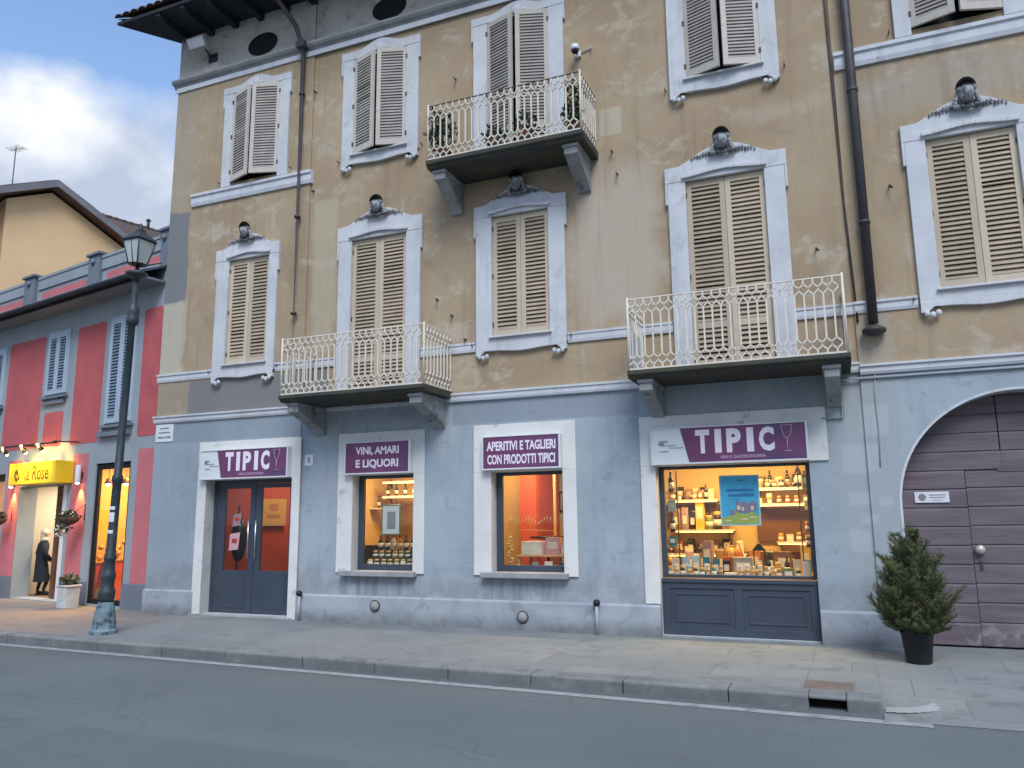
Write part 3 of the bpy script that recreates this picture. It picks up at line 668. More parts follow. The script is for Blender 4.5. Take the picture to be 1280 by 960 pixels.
window(-10.34, -9.22, 8.0, 9.84, -10.55, -9.0, 7.92, 10.03, S2, 'plain', apron=None, ajar=A)
window(-7.585, -6.495, 8.02, 9.88, -7.82, -6.26, 7.84, 10.10, S2, 'plain', ajar=A)
window(-4.95, -3.855, 7.20, 9.88, -5.2, -3.6, 7.23, 10.08, S2, 'plain', apron=None, ajar=A, rails=(.62,))
window(-1.68, -.60, 8.07, 9.9, -1.93, -.36, 7.85, 10.1, S2, 'plain', ajar=A)
window(1.345, 2.42, 8.08, 9.9, 1.14, 2.65, 7.97, 10.1, S2, 'plain', apron=None, ajar=A)
window(4.0, 5.05, 8.08, 9.9, 3.75, 5.3, 7.97, 10.1, S2, 'plain', apron=None, ajar=A)
g = MB()                                                      # scattered iron hooks and stubs in the plaster
for (x, z) in ((-5.55, 9.02), (-2.86, 7.16), (-2.79, 6.78), (-.06, 5.18), (-4.70-.9, 4.86), (-5.87, 5.16), (-5.36, 4.44), (-8.45, 9.46), (-8.42, 7.5), (.9, 5.9)):
    g = MB(); y = yo(x); g.tube([(x, y+.02, z), (x, y-.08, z), (x+.03, y-.09, z-.05)], .014, 5); g.build('wall_hook', M_RUST, B)

# ------------------------------------------------------------------ balconies
def railing(mb, path, z0, h, s=.112):
    r = .0145
    for (ax, ay), (bx, by) in zip(path, path[1:]):
        L = math.hypot(bx-ax, by-ay); n = max(2, round(L/s)); st = L/n
        def P(t, z): return (ax+(bx-ax)*t/L, ay+(by-ay)*t/L, z0+z)
        zb, zt = .205, h-.205
        for i in range(n+1):
            t = min(max(i*st, 0), L)
            if i == n and (bx, by) != path[-1]: continue
            mb.tube([P(t, zb), P(t, zt)], r, 4, smooth=False)
            for sg, za in ((1, zt), (-1, zb)):
                for sd in (-1, 1):
                    t2 = t+sd*st/2
                    if -1e-6 <= t2 <= L+1e-6:
                        mb.tube([P(t, za), P(t2, za+sg*.05), P(t2, za+sg*.09), P(t, za+sg*.14)], r*.9, 4, smooth=False)
                mb.tube([P(t, za+sg*.14), P(t, za+sg*.20)], r, 4, smooth=False)
        mb.tube([P(0, .012), P(L, .012)], r*1.1, 4, smooth=False)
def balcony(x0, x1, d, zs, th, h, brs, bd, bh):
    g = MB()
    prof = [(.0, zs), (-d+.06, zs), (-d+.04, zs+th*.3), (-d, zs+th*.45), (-d, zs+th), (0, zs+th+.004)]
    g.prism(prof, x0, x1, axis='x')
    b = g.build('balcony', M_SLAB, B, bevel=.012)
    path = [(x0+.03, -.02), (x0+.03, -d+.03), (x1-.03, -d+.03), (x1-.03, -.02)]
    g = MB(); railing(g, path, zs+th, h)
    for (x, y) in path[1:3]: g.tube([(x, y, zs+th), (x, y, zs+th+h+.03)], .016, 6)
    rl = g.build('railing', M_RAIL, b)
    g = MB(); g.tube([(x, y, zs+th+h) for x, y in path], .012, 6, smooth=False); g.build('handrail', M_RUST if zs > 6 else M_RAIL, b)
    for (a, c) in brs:                                        # scrolled stone consoles
        g = MB(); n = 10
        pr = [(.0, zs-.002), (-bd, zs-.002), (-bd, zs-.16)]
        for i in range(n+1):
            t = i/n; pr.append((-bd*.92*(1-t)**1.0+ -.05*t-.035*math.sin(t*math.pi*2), zs-.17-(bh-.17)*(t**1.35)))
        pr.append((0, zs-bh))
        g.prism(pr, a, c, axis='x')
        g.prism([(-.001, zs-.0025), (-bd-.03, zs-.0025), (-bd-.03, zs-.055), (-.001, zs-.055)], a-.02, c+.02, axis='x')
        g.build('bracket', M_BRK, b, bevel=.012)
    return b
M_BRK = surf('console_stone', (.30, .31, .31), .9, .2, 3, 25, .35, streak=.3, c2=(.14, .14, .14), c2t=(.54, .66))
balcony(-8.29, -5.60, .93, 3.50, .11, .92, ((-8.2, -8.0), (-5.93, -5.72)), .80, .46)
balcony(-5.68, -3.08, .82, 7.08, .13, .92, ((-5.60, -5.40), (-3.42, -3.21)), .68, .52)
b3 = balcony(-2.53, .24, .90, 3.44, .11, .98, ((-2.40, -2.22), (-.08, .10)), .78, .44)
g = MB(); g.box(-2.47, -2.455, -.80, -.35, 3.57, 4.1); g.build('side_panel', M_WHITE, b3)

# ------------------------------------------------------------------ shop fronts
def surround(x0, x1, zt, ox0, ox1, oz0, oz1, zb=None, right=True, sill=None):
    y = yo((ox0+ox1)/2); p = y-.03; g = MB(); zb = oz0 if zb is None else zb
    g.prism([(x0, zb), (ox0-.002, zb), (ox0-.002, oz1+.002), (x0, oz1+.002)], p, y-.001)
    if right: g.prism([(ox1+.002, zb), (x1, zb), (x1, oz1+.002), (ox1+.002, oz1+.002)], p, y-.001)
    g.box(x0, x1, p, y-.001, oz1+.0021, zt)
    o = g.build('shop_surround', M_SHOPTRIM, B, bevel=.006)
    if sill:
        g = MB(); g.box(sill[0], sill[1], y-.13, .19, oz0-.075, oz0+.004); g.build('stone_sill', M_CORN, o, bevel=.008)
    return o
surround(-10.72, -8.47, 3.03, -10.52, -8.64, .03, 2.34, zb=.0)
surround(-7.72, -6.085, 3.04, -7.43, -6.285, .80, 2.335, zb=.77, sill=(-7.60, -6.21))
surround(-5.22, -3.56, 3.04, -4.925, -3.775, .815, 2.31, zb=.77, sill=(-5.07, -3.70))
surround(-2.60, -.11, 3.02, -2.385, -.355, .02, 2.31, zb=.43, right=False)

# entrance: two navy leaves with tall panes
D = MB(); y0, y1 = .16, .22
D.box(-10.52, -10.46, y0, y1, .03, 2.34); D.box(-8.70, -8.64, y0, y1, .03, 2.34); D.box(-10.459, -8.701, y0, y1, 2.27, 2.34)
door = D.build('shop_door', M_NAVY, B, bevel=.004)
for a, b, s in ((-10.455, -9.585, 1), (-9.575, -8.705, -1)):
    g = MB(); yy0, yy1 = .165, .215
    w = .20 if s == 1 else .13; w2 = .11 if s == 1 else .13
    g.box(a, a+w, yy0, yy1, .035, 2.265); g.box(b-w2, b, yy0, yy1, .035, 2.265)
    g.box(a+w+.0005, b-w2-.0005, yy0, yy1, .035, .76); g.box(a+w+.0005, b-w2-.0005, yy0, yy1, 2.19, 2.265)
    g.box(a+w+.05, b-w2-.05, yy0-.008, yy0-.0005, .12, .68)
    g.build('door_leaf', M_NAVY, door, bevel=.004)
    g = MB(); g.box(a+w, b-w2, .187, .193, .76, 2.19); g.build('door_glass', M_GLASS, door)
    hx = -9.50 if s == -1 else -9.66
    g = MB(); g.tube([(hx, .10, .98), (hx, .10, 1.62)], .014, 8)
    for z in (1.05, 1.55): g.tube([(hx, .10, z), (hx, .17, z)], .009, 6)
    g.build('pull_handle', M_CHROME, door)
g = MB(); g.box(-10.75, -8.55, -.09, .16, -.05, .028); g.build('threshold', M_CORN, B, bevel=.01)
# small windows
def shopwin(ox0, ox1, oz0, oz1, l, r, t, b):
    g = MB(); y0, y1 = .17, .23
    g.box(ox0, ox0+l, y0, y1, oz0+.005, oz1); g.box(ox1-r, ox1, y0, y1, oz0+.005, oz1)
    g.box(ox0+l+.0005, ox1-r-.0005, y0, y1, oz1-t, oz1); g.box(ox0+l+.0005, ox1-r-.0005, y0, y1, oz0+.005, oz0+b)
    w = g.build('shop_window', M_NAVY, B, bevel=.005)
    g = MB(); g.box(ox0+l, ox1-r, .196, .202, oz0+b, oz1-t); g.build('pane', M_GLASS, w)
    return w
shopwin(-7.43, -6.285, .80, 2.335, .10, .05, .05, .10)
shopwin(-4.925, -3.775, .815, 2.31, .10, .07, .05, .10)
dw = shopwin(-2.385, -.355, .77, 2.31, .07, .06, .04, .05)
g = MB()                                                      # panelled stall riser
g.box(-2.384, -.356, .10, .16, .02, .768)
for z0, z1 in ((.02, .13), (.64, .768)): g.box(-2.384, -.356, .082, .0995, z0, z1)
g.box(-2.384, -.356, .06, .0815, .72, .768)
for a, b in ((-2.384, -2.28), (-1.42, -1.31), (-.46, -.356)): g.box(a, b, .082, .0995, .1305, .6395)
for a, b in ((-2.22, -1.48), (-1.25, -.52)):
    for q in ((a, b, .19, .215), (a, b, .555, .58), (a, a+.025, .2155, .5545), (b-.025, b, .2155, .5545)): g.box(q[0], q[1], .088, .0995, q[2], q[3])
g.build('stall_riser', M_NAVY, dw, bevel=.004)

# rooms behind the glass
def room(x0, x1, d, zf, zc_, mw, mb_, y=.245):
    g = MB()
    g.quad((x0, y, zf), (x0, d, zf), (x0, d, zc_), (x0, y, zc_), 0); g.quad((x1, y, zf), (x1, d, zf), (x1, d, zc_), (x1, y, zc_), 0)
    g.quad((x0, d, zf), (x1, d, zf), (x1, d, zc_), (x0, d, zc_), 1); g.quad((x0, y, zc_), (x1, y, zc_), (x1, d, zc_), (x0, d, zc_), 0)
    g.quad((x0, y, zf), (x1, y, zf), (x1, d, zf), (x0, d, zf), 2)
    return g
g = MB(); pl = [(-11.25, .25), (-9.1, 3.2), (-8.35, 3.2), (-8.35, .25)]
for (p0, p1), m in zip(zip(pl, pl[1:]), (1, 1, 0)): g.quad((*p0, 0), (*p1, 0), (*p1, 2.9), (*p0, 2.9), m)
g.add([(*p, 2.9) for p in pl], [(0, 1, 2, 3)], 0); g.add([(*p, .0) for p in pl], [(0, 1, 2, 3)], 2); g.box(-11.06, -10.78, .46, .62, .002, 2.89, 0)
g.build('shop_interior', [M_BEIGE, M_REDIN, M_FLOORIN], B)
rB = room(-8.3, -5.85, 2.6, .79, 2.9, M_WARMW, M_WARMW); rB.build('shop_interior', [M_WARMW, M_WARMW, M_FLOORIN], B)
rC = room(-5.8, -3.2, 3.0, .80, 2.9, M_WARMW, M_BEIGE); rC.box(-5.15, -4.85, 1.7, 2.9, .805, 2.89, 3); rC.box(-5.6, -5.16, 1.9, 2.9, .805, 2.89, 0)
rC.box(-4.52, -4.48, 1.65, 1.7, .805, 2.89, 0); rC.build('shop_interior', [M_WARMW, M_BEIGE, M_FLOORIN, M_REDIN], B)
rD = room(-3.1, .25, 1.95, .765, 2.75, M_WARMW, M_WARMW); rD.build('shop_interior', [M_WARMW, M_WARMW, M_WOODIN], B)
def lamp(x, y, z, w, e, c=(1, .66, .32), sy=None):
    l = bpy.data.lights.new('shop_lamp', 'AREA'); l.shape = 'RECTANGLE'; l.size = w; l.size_y = sy or .3; l.energy = e; l.color = c
    o = bpy.data.objects.new('shop_lamp', l); COL.objects.link(o); o.location = (x, y, z); return o
lamp(-9.2, 1.2, 2.85, 1.0, 14, (1, .66, .34)); lamp(-7.1, 1.3, 2.85, 1.4, 42); lamp(-4.5, 1.2, 2.85, 1.6, 40); lamp(-1.3, .85, 2.70, 2.4, 62, (1, .66, .26))

# ------------------------------------------------------------------ the gate
g = MB(); y0 = .26
rows = []; z = .02
for k in range(14):
    z1 = z + (.27 if k == 0 else .232); rows.append((z, z1)); z = z1
def plank(mb, x0, x1, z0, z1, y):
    mb.prism([(y+.05, z0+.0015), (y+.007, z0+.0015), (y, z0+.010), (y, z1-.026), (y+.012, z1-.002), (y+.05, z1-.002)], x0, x1, axis='x')
for a, b in rows:
    if b < 2.16: plank(g, .66, 1.448, a, b, y0)
    elif a < 2.1: plank(g, .66, 1.80, 2.0, b, y0)
    else: plank(g, .66, 1.858, a, b, y0); plank(g, 1.872, 3.7, a, b, y0)
for a, b in rows:
    if 1.95 < b < 2.4: plank(g, 1.81, 3.7, max(a, 2.16), b, y0+.004)
gate = g.build('arched_gate', M_GATE, B)
g = MB(); z = .02
while z < 2.13: z1 = min(z+.232+.05*(z < .03), 2.145); plank(g, 1.456, 2.9, z, z1, y0+.012) if z1-z > .08 else None; z = z1
g.build('wicket_door', M_GATE, gate)
g = MB(); g.box(2.906, 3.7, y0+.006, y0+.05, .02, 2.145); g.build('side_leaf', M_GATE, gate)
g = MB(); g.lathe([(.02, 0), (.05, .01), (.06, .04), (.045, .07), (.0, .075)], 14); o = g.build('door_knob', surf('worn_brass', (.5, .46, .40), .4, .15, metal=.3), gate, loc=(1.53, y0+.012, 1.17)); o.rotation_euler = (R(90), 0, 0)
g = MB(); g.box(1.515, 1.55, y0-.002, y0+.014, .93, 1.03); g.build('keyhole_plate', M_RUST, gate)
g = MB(); g.box(.6, 3.8, .33, .36, -.1, 3.4); g.build('gate_backing', M_VOID, gate)
g = MB()
for i in range(len(arc)-1):                                   # pale worn edge of the arch
    (a, b), (c, d) = arc[i], arc[i+1]
    k = lambda p: (ARCX+(p[0]-ARCX)*1.022, p[1] if p[1] <= ARCZ else ARCZ+(p[1]-ARCZ)*1.022)
    e, f = k((a, b)), k((c, d))
    if min(b, d) < .42 and i in (0, len(arc)-2): pass
    g.quad((a-.0, -.036, b), (c, -.036, d), (f[0], -.036, f[1]), (e[0], -.036, e[1]))
    g.quad((a, -.036, b), (c, -.036, d), (c, .0, d), (a, .0, b))
    g.quad((e[0], -.036, e[1]), (f[0], -.036, f[1]), (f[0], -.0305, f[1]), (e[0], -.0305, e[1]))
g.build('arch_edge', M_TRIM, B)

# ------------------------------------------------------------------ signs
def goblet(mb, cx, z0, z1, w, y, m):
    h = z1-z0; r = .011; n = 16
    bowl = [(cx+w/2*k, z0+h*(.98-.46*(1-abs(k)**2.6))) for k in [(-1+2*i/n) for i in range(n+1)]]
    for a, b in zip(bowl, bowl[1:]): mb.tube([(a[0], y, a[1]), (b[0], y, b[1])], r*.6, 4, m)
    mb.tube([(bowl[0][0], y, bowl[0][1]), (bowl[-1][0], y, bowl[-1][1])], r*.5, 4, m)
    mb.tube([(cx, y, z0+h*.52), (cx, y, z0+h*.06)], r*.6, 4, m); mb.tube([(cx-w*.32, y, z0+h*.05), (cx+w*.32, y, z0+h*.05)], r*.6, 4, m)
def sign_box(name, label, x0, x1, z0, z1, group='purple shop signs'):
    y = yo((x0+x1)/2); cx = (x0+x1)/2; t = thing('shop_sign', label, 'sign', (cx, y-.03, z0), 0, group); w = (x1-x0)/2; h = z1-z0; d = .10
    g = MB(); g.box(-w, w, -d+.012, -.001, 0, h); g.build('sign_box', M_WHITE, t, bevel=.004)
    g = MB()
    for q in ((-w, w, 0, .022), (-w, w, h-.016, h), (-w, -w+.02, .0225, h-.0165), (w-.03, w, .0225, h-.0165)): g.box(q[0], q[1], -d-.004, -d+.0115, q[2], q[3])
    g.build('sign_frame', M_WHITE, t, bevel=.002)
    return t, w, h, -d+.0105
def tipic(x0, x1, z0, z1, label):
    t, w, h, y = sign_box('s', label, x0, x1, z0, z1); L = 2*w; f = lambda k: -w+L*k
    g = MB(); g.prism([(f(.255), .022), (w-.03, .022), (w-.03, h-.016), (f(.20), h-.016)], y-.003, y+.001); g.build('purple_field', M_PURP, t)
    yl = y-.0045; g = MB()
    zt, zb = h*.90, h*.27
    for ch, a_, b_, wt in (('T', .300, .392, .05), ('I', .425, .468, 0), ('P', .500, .592, .05), ('I', .628, .671, 0), ('C', .703, .798, .05)):
        text(g, ch, f(a_), f(b_), zb, zt, yl, 0, wt)
    g.build('lettering', M_LETTER, t)
    g = MB(); goblet(g, f(.875), h*.22, h*.93, L*.068, yl, 0); g.build('wine_glass_emblem', M_LETTER2, t)
    g = MB(); text(g, 'VINI E GASTRONOMIA', f(.455), f(.74), h*.115, h*.195, yl-.001, 0, .02); g.build('small_lettering', M_LETTER2, t)
    g = MB()                                                   # small grey script and ring of the partner emblem on the white part
    for (a, b, z, k) in ((.055, .115, .62, .016), (.06, .17, .52, .012), (.05, .09, .56, .012), (.12, .22, .45, .008), (.06, .12, .36, .008)):
        n_ = 26; g.tube([(f(a+(b-a)*i/n_), yl, h*z+k*math.sin(i*1.9)*(1-.4*math.sin(i*.7))) for i in range(n_+1)], .0028, 4)
    g.build('emblem_lettering', M_GREYTXT, t)
tipic(-10.60, -8.655, 2.345, 2.87, 'white and purple TIPIC sign with a wine glass above the navy double door')
tipic(-2.42, -.34, 2.32, 2.835, 'white and purple TIPIC sign with a wine glass above the large display window')
def two_line(x0, x1, z0, z1, l1, l2, label, k):
    t, w, h, y = sign_box('s', label, x0, x1, z0, z1)
    g = MB(); g.box(-w+.02, w-.03, y-.003, y+.001, .022, h-.016); g.build('purple_field', M_PURP, t)
    g = MB(); a = w*k; text(g, l1, -a, a, h*.56, h*.84, y-.0045, 0, .035); text(g, l2, -a*.98, a*.98, h*.16, h*.45, y-.0045, 0, .035); g.build('lettering', M_LETTER, t)
two_line(-7.53, -6.29, 2.345, 2.875, 'VINI, AMARI', 'E LIQUORI', 'purple sign with the words VINI, AMARI E LIQUORI', .66)
two_line(-5.03, -3.76, 2.335, 2.85, 'APERITIVI E TAGLIERI', 'CON PRODOTTI TIPICI', 'purple sign with the words APERITIVI E TAGLIERI CON PRODOTTI TIPICI', .88)
def plate(name, label, x0, x1, z0, z1, y, bars, mat=M_WHITE, disc=None):
    t = thing(name, label, 'sign', ((x0+x1)/2, y, z0)); w = (x1-x0)/2; h = z1-z0
    g = MB(); g.box(-w, w, -.012, -.001, 0, h); g.build('plate', mat, t, bevel=.002)
    g = MB()
    for a, b, c, d in bars: g.box(-w+2*w*a, -w+2*w*b, -.014, -.0125, h*c, h*d)
    if disc: g.prism([(-w+2*w*disc[0]+disc[2]*math.cos(i*.5236), h*disc[1]+disc[2]*math.sin(i*.5236)) for i in range(12)], -.014, -.0125)
    g.build('lettering', M_GREYTXT, t)
plate('street_name_plate', 'white street name plate high on the left corner of the blue-grey wall', -11.83, -11.40, 3.09, 3.42, -.03, ((.25, .75, .72, .80), (.18, .82, .48, .56), (.14, .52, .2, .3), (.56, .88, .2, .3)))
t = thing('house_number_plate', 'small white house number tile between the door and the first shop window', 'sign', (-8.33, 0, 2.53), 0)
g = MB(); g.box(-.085, .085, -.012, -.001, 0, .19); g.build('plate', M_WHITE, t, bevel=.002); g = MB(); text(g, '1', -.02, .02, .05, .14, -.0135, 0, .02); g.build('lettering', M_GREYTXT, t)
plate('gate_plate', 'white enamel plate with a round emblem on the brown gate', .865, 1.255, 1.75, 1.885, y0-.004, ((.42, .9, .66, .74), (.42, .88, .44, .52), (.5, .8, .2, .26)), disc=(.22, .5, .045))

# ------------------------------------------------------------------ the red terrace house on the left
TP = R(11)
PK = thing('red_terrace_house', 'low red and grey painted house with a parapet and lit ground floor shop', 'building', (-11.9, .10, 0), -TP)
UL = -16.0
def pobj(g, name, mats, parent=PK, **k): return g.build(name, mats, parent, **k)
POP = [(-7.4, -5.95, .02, 2.75), (-5.20, -3.15, .02, 2.42), (-2.12, -.87, .04, 2.80)]
g = MB(); xc = sorted(set([UL, -.02] + [o[i] for o in POP for i in (0, 1)])); zc = sorted(set([-.2, 6.75] + [o[i] for o in POP for i in (2, 3)]))
for i in range(len(xc)-1):
    for j in range(len(zc)-1):
        cx, cz = (xc[i]+xc[i+1])/2, (zc[j]+zc[j+1])/2
        if any(o[0] < cx < o[1] and o[2] < cz < o[3] for o in POP): continue
        g.quad((xc[i], 0, zc[j]), (xc[i+1], 0, zc[j]), (xc[i+1], 0, zc[j+1]), (xc[i], 0, zc[j+1]))
for (a, b, c, d) in POP:
    e = .10 if a > -3 else .38
    g.quad((a, 0, c), (a, e, c), (a, e, d), (a, 0, d)); g.quad((b, 0, c), (b, e, c), (b, e, d), (b, 0, d)); g.quad((a, 0, d), (b, 0, d), (b, e, d), (a, e, d)); g.quad((a, 0, c), (b, 0, c), (b, e, c), (a, e, c))
g.quad((UL, 0, -.2), (UL, 8, -.2), (UL, 8, 6.75), (UL, 0, 6.75)); g.quad((UL, 8, -.2), (0, 8, -.2), (0, 8, 6.75), (UL, 8, 6.75)); g.quad((-.02, .3, -.2), (-.02, 8, -.2), (-.02, 8, 6.75), (-.02, .3, 6.75))
g.quad((UL, 0, 6.75), (0, 0, 6.75), (0, 8, 6.75), (UL, 8, 6.75))
pobj(g, 'wall', M_GREYW)
def rpanel(x0, x1, z0, z1, m, ch=.08):
    g = MB(); c = min(ch, (x1-x0)/4); n = 4; pts = []
    for (cx, cz, a0) in ((x1-c, z0+c, -90), (x1-c, z1-c, 0), (x0+c, z1-c, 90), (x0+c, z0+c, 180)):
        for i in range(n+1): a = R(a0+90*i/n); pts.append((cx+c*math.cos(a), cz+c*math.sin(a)))
    g.prism(pts, -.006, -.0005); pobj(g, 'painted_panel', m)
for q in ((-6.30, -4.63, 3.27, 5.82), (-4.41, -3.60, 3.27, 4.02), (-3.24, -2.13, 3.25, 5.80), (-.74, -.12, 3.26, 5.82), (-9.3, -7.4, 3.27, 5.82), (-12.4, -10.6, 3.27, 5.82)): rpanel(*q, M_REDW)
for q in ((-5.85, -5.22, .47, 3.03), (-3.02, -2.42, .47, 3.03), (-.63, -.05, .48, 3.02)): rpanel(*q, M_PINKW, .01)
for a, b in ((UL, -7.41), (-5.94, -5.21), (-3.14, -2.13), (-.86, -.03)): g = MB(); g.box(a, b, -.03, -.0005, -.2, .46); pobj(g, 'plinth', M_GREYD)
def pshut(x0, x1, z0, z1, sill=True):
    g = MB(); g.box(x0-.06, x1+.06, -.03, -.0005, z1, z1+.07); g.box(x0-.06, x0, -.03, -.0005, z0, z1); g.box(x1, x1+.06, -.03, -.0005, z0, z1)
    w = pobj(g, 'window', M_SHUT3)
    lw = (x1-x0)/2-.004
    for fl in (False, True): inst('shutter', shutter_mesh(lw, z1-z0, [M_SHUT3, M_SLAT3], (), fl), w, (x1 if fl else x0, -.025, z0))
    g = MB(); g.box(x0-.14, x1+.14, -.10, -.0005, z0-.10, z0-.05)
    if sill: g.box(x0-.04, x1+.04, -.07, -.0005, z0-.22, z0-.15); g.box(x0+.2, x1-.2, -.05, -.0005, z0-.149, z0-.101)
    g.build('window_sill', M_GREYD, w)
pshut(-4.40, -3.60, 4.42, 5.78); pshut(-7.35, -6.50, 4.40, 5.72); pshut(-10.4, -9.6, 4.42, 5.78)
pshut(-1.86, -1.02, 3.60, 5.75, sill=False)
g = MB(); g.box(-2.05, -.93, -.10, -.0005, 3.33, 3.42); pobj(g, 'ledge', M_GREYD)
g = MB()                                                      # eave over the upper floor
g.box(UL, -.1, -.46, -.0005, 6.26, 6.31); pobj(g, 'eave_soffit', M_GREYD)
g = MB(); tile_slope(g, (UL, -.54, 6.33), (-.1, -.54, 6.33), (UL, .1, 6.62), (-.1, .1, 6.62), 4*80, 4, .05); g.box(UL, -.1, -.50, -.46, 6.25, 6.36)
pobj(g, 'eave_roof', M_EAVEWOOD)
g = MB(); n = 8
g.prism([(-.575+.06*math.cos(math.pi*2*i/n), 6.33+.06*math.sin(math.pi*2*i/n)) for i in range(n)], UL, -.12, axis='x'); pobj(g, 'gutter', M_EAVEWOOD)
g = MB(); g.box(UL, -.02, .05, .30, 6.62, 7.26); pobj(g, 'parapet', M_GREYW)
g = MB()
for a, b in ((UL, -5.95), (-5.3, -3.02), (-2.58, -.33)): g.box(a, b, .0, .36, 7.265, 7.33)
for a, b in ((UL, -5.95), (-5.3, -3.02), (-2.58, -.33)): g.box(a, b, .018, .0495, 7.02, 7.264)
pobj(g, 'coping', M_GREYW)
for x in (-5.62, -2.80, -.17, -8.6):
    g = MB(); w = .30 if x > -5 else .33; w = .14 if x > -1 else w*.72
    g.box(x-w, x+w, -.04, .38, 6.62, 7.36); g.box(x-w-.05, x+w+.05, -.09, .42, 7.36, 7.42); g.ell((x, -.06, 7.22), (.07, .05, .07), 10, 8)
    pobj(g, 'parapet_pier', M_GREYD, bevel=.01)
for a, b in ((-9.9, -9.0), (-8.2, -6.0), (-5.12, -3.2), (-2.36, -1.0), (-.9, -.38)):
    g = MB(); g.box(a, b, .035, .0495, 6.62, 6.93); pobj(g, 'parapet_panel', M_PINKW)
# shops of the red house
M_CREAMD = surf('cream_door_paint', (.62, .57, .48), .75, .06, 1, 20, .05)
M_BROWNF = surf('brown_door_frame', (.13, .055, .025), .6, .15)
g = room(-5.62, -2.95, 3.2, .02, 2.6, M_WARMW, M_WARMW, .385); pobj(g, 'shop_interior', [M_CREAMD, M_WARMW, M_FLOORIN])
g = room(-7.6, -5.66, 3.2, .02, 2.9, M_WARMW, M_WARMW, .385); pobj(g, 'shop_interior', [M_WARMW, M_WARMW, M_FLOORIN])
g = room(-2.9, -.45, 2.4, .04, 2.95, M_WARMW, M_WARMW, .105); pobj(g, 'shop_interior', [M_WARMW, M_WARMW, M_FLOORIN])
g = MB(); g.box(-4.16, -4.02, .30, .38, .03, 2.42); g.box(-3.30, -3.18, .30, .38, .03, 2.42); g.box(-4.019, -3.301, .30, .38, 2.25, 2.42); g.box(-4.019, -3.301, .30, .38, .03, .22)
gd = pobj(g, 'glass_door', M_BROWNF); g = MB(); g.box(-4.019, -3.301, .335, .342, .22, 2.25); g.build('pane', M_GLASS, gd)
g = MB(); g.box(-3.30, -3.16, -.01, .29, .03, 2.41); pobj(g, 'white_jamb', M_WHITE)
g = MB(); y_ = .03
for q in ((-2.12, -2.02, .04, 2.80), (-.95, -.87, .04, 2.80)): g.box(q[0], q[1], y_, y_+.06, q[2], q[3])
g.box(-2.019, -.951, y_, y_+.06, 2.68, 2.80); g.box(-2.019, -.951, y_, y_+.06, .04, .14)
sw = pobj(g, 'shop_window', M_VOID); g = MB(); g.box(-2.019, -.951, y_+.02, y_+.027, .14, 2.68); g.build('pane', M_GLASS, sw)
g = MB(); g.box(-7.4, -7.0, .22, .28, .03, 2.74); g.box(-6.05, -5.95, .22, .28, .03, 2.74); g.box(-6.999, -6.051, .22, .28, 2.6, 2.74); sw = pobj(g, 'shop_window', M_BROWNF); g = MB(); g.box(-6.999, -6.051, .245, .252, .03, 2.6); g.build('pane', M_GLASS, sw)
MPK = Matrix.Translation((-11.9, .10, 0)) @ Matrix.Rotation(-TP, 4, 'Z')
def pw(u, y, z): return MPK @ Vector((u, y, z))
def plamp(u, y, z, w, e, c=(1, .62, .22)):
    p = pw(u, y, z); o = lamp(p.x, p.y, p.z, w, e, c); o.rotation_euler = (0, 0, -TP); return o
plamp(-1.6, .9, 2.9, 1.2, 95, (1, .55, .14)); plamp(-4.4, 1.2, 2.55, 1.2, 34, (1, .80, .58)); plamp(-6.6, 1.6, 2.85, 1.2, 40)
# yellow box sign
M_YEL = surf('yellow_sign', (.80, .58, .02), .5, .05, 2, 20, .02); M_OLIVE = surf('olive_lettering', (.14, .085, .01), .6, .1)
p = pw(-3.95, 0, 2.44); t = thing('shop_sign', 'bright yellow box sign lit by spotlights over the red house shop door', 'sign', p, -TP)
g = MB(); g.box(-.98, .98, -.38, -.0015, 0, .46); g.build('sign_box', M_YEL, t, bevel=.008)
g = MB(); text(g, 'la Rose', -.28, .72, .08, .38, -.3825, 0, .006); g.build('lettering', M_OLIVE, t)
g = MB()
for i in range(9):
    a = i*.7; g.ell((-.62+.11*math.cos(a)*(i/9+.2), -.383, .23+.12*math.sin(a)*(i/9+.2)), (.035, .004, .045), 8, 6)
g.tube([(-.62, -.383, .08), (-.66, -.383, .2)], .01, 4); g.build('flower_emblem', M_OLIVE, t)
# rail with three spots
p = pw(-4.4, 0, 3.24); t = thing('spotlight_rail', 'thin dark rail with small spotlights above the yellow sign', 'lamp', p, -TP)
g = MB(); g.tube([(-2.2, -.52, .04), (1.62, -.52, .0)], .018, 6)
for x in (-1.9, -.05, 1.55): g.tube([(x, -.52, .03), (x, -.0, .05)], .014, 6)
g.lathe([(.05, 0), (.05, .03)], 10, (1.60, -.52, -.01)); g.build('rail', M_EAVEWOOD, t)
for i, x in enumerate((-.62, .22, .92)):
    g = MB(); g.tube([(x, -.52, .02), (x, -.50, -.03), (x, -.43, -.12)], [.018, .035, .055], 10); s_ = g.build('spotlight', M_EAVEWOOD, t)
    g = MB(); g.ell((x, -.425, -.125), (.04, .03, .03), 8, 6); g.build('bulb', M_BULB, s_)
    l = bpy.data.lights.new('spot', 'SPOT'); l.energy = (40, 120, 70)[i]; l.color = (1, .62, .16); l.spot_size = R(105); l.spot_blend = .9; l.shadow_soft_size = .05
    o = bpy.data.objects.new('spot', l); COL.objects.link(o); o.parent = t; o.location = (x, -.60, .02); o.rotation_euler = Vector((0, .52, -.42)).to_track_quat('-Z', 'Y').to_euler()
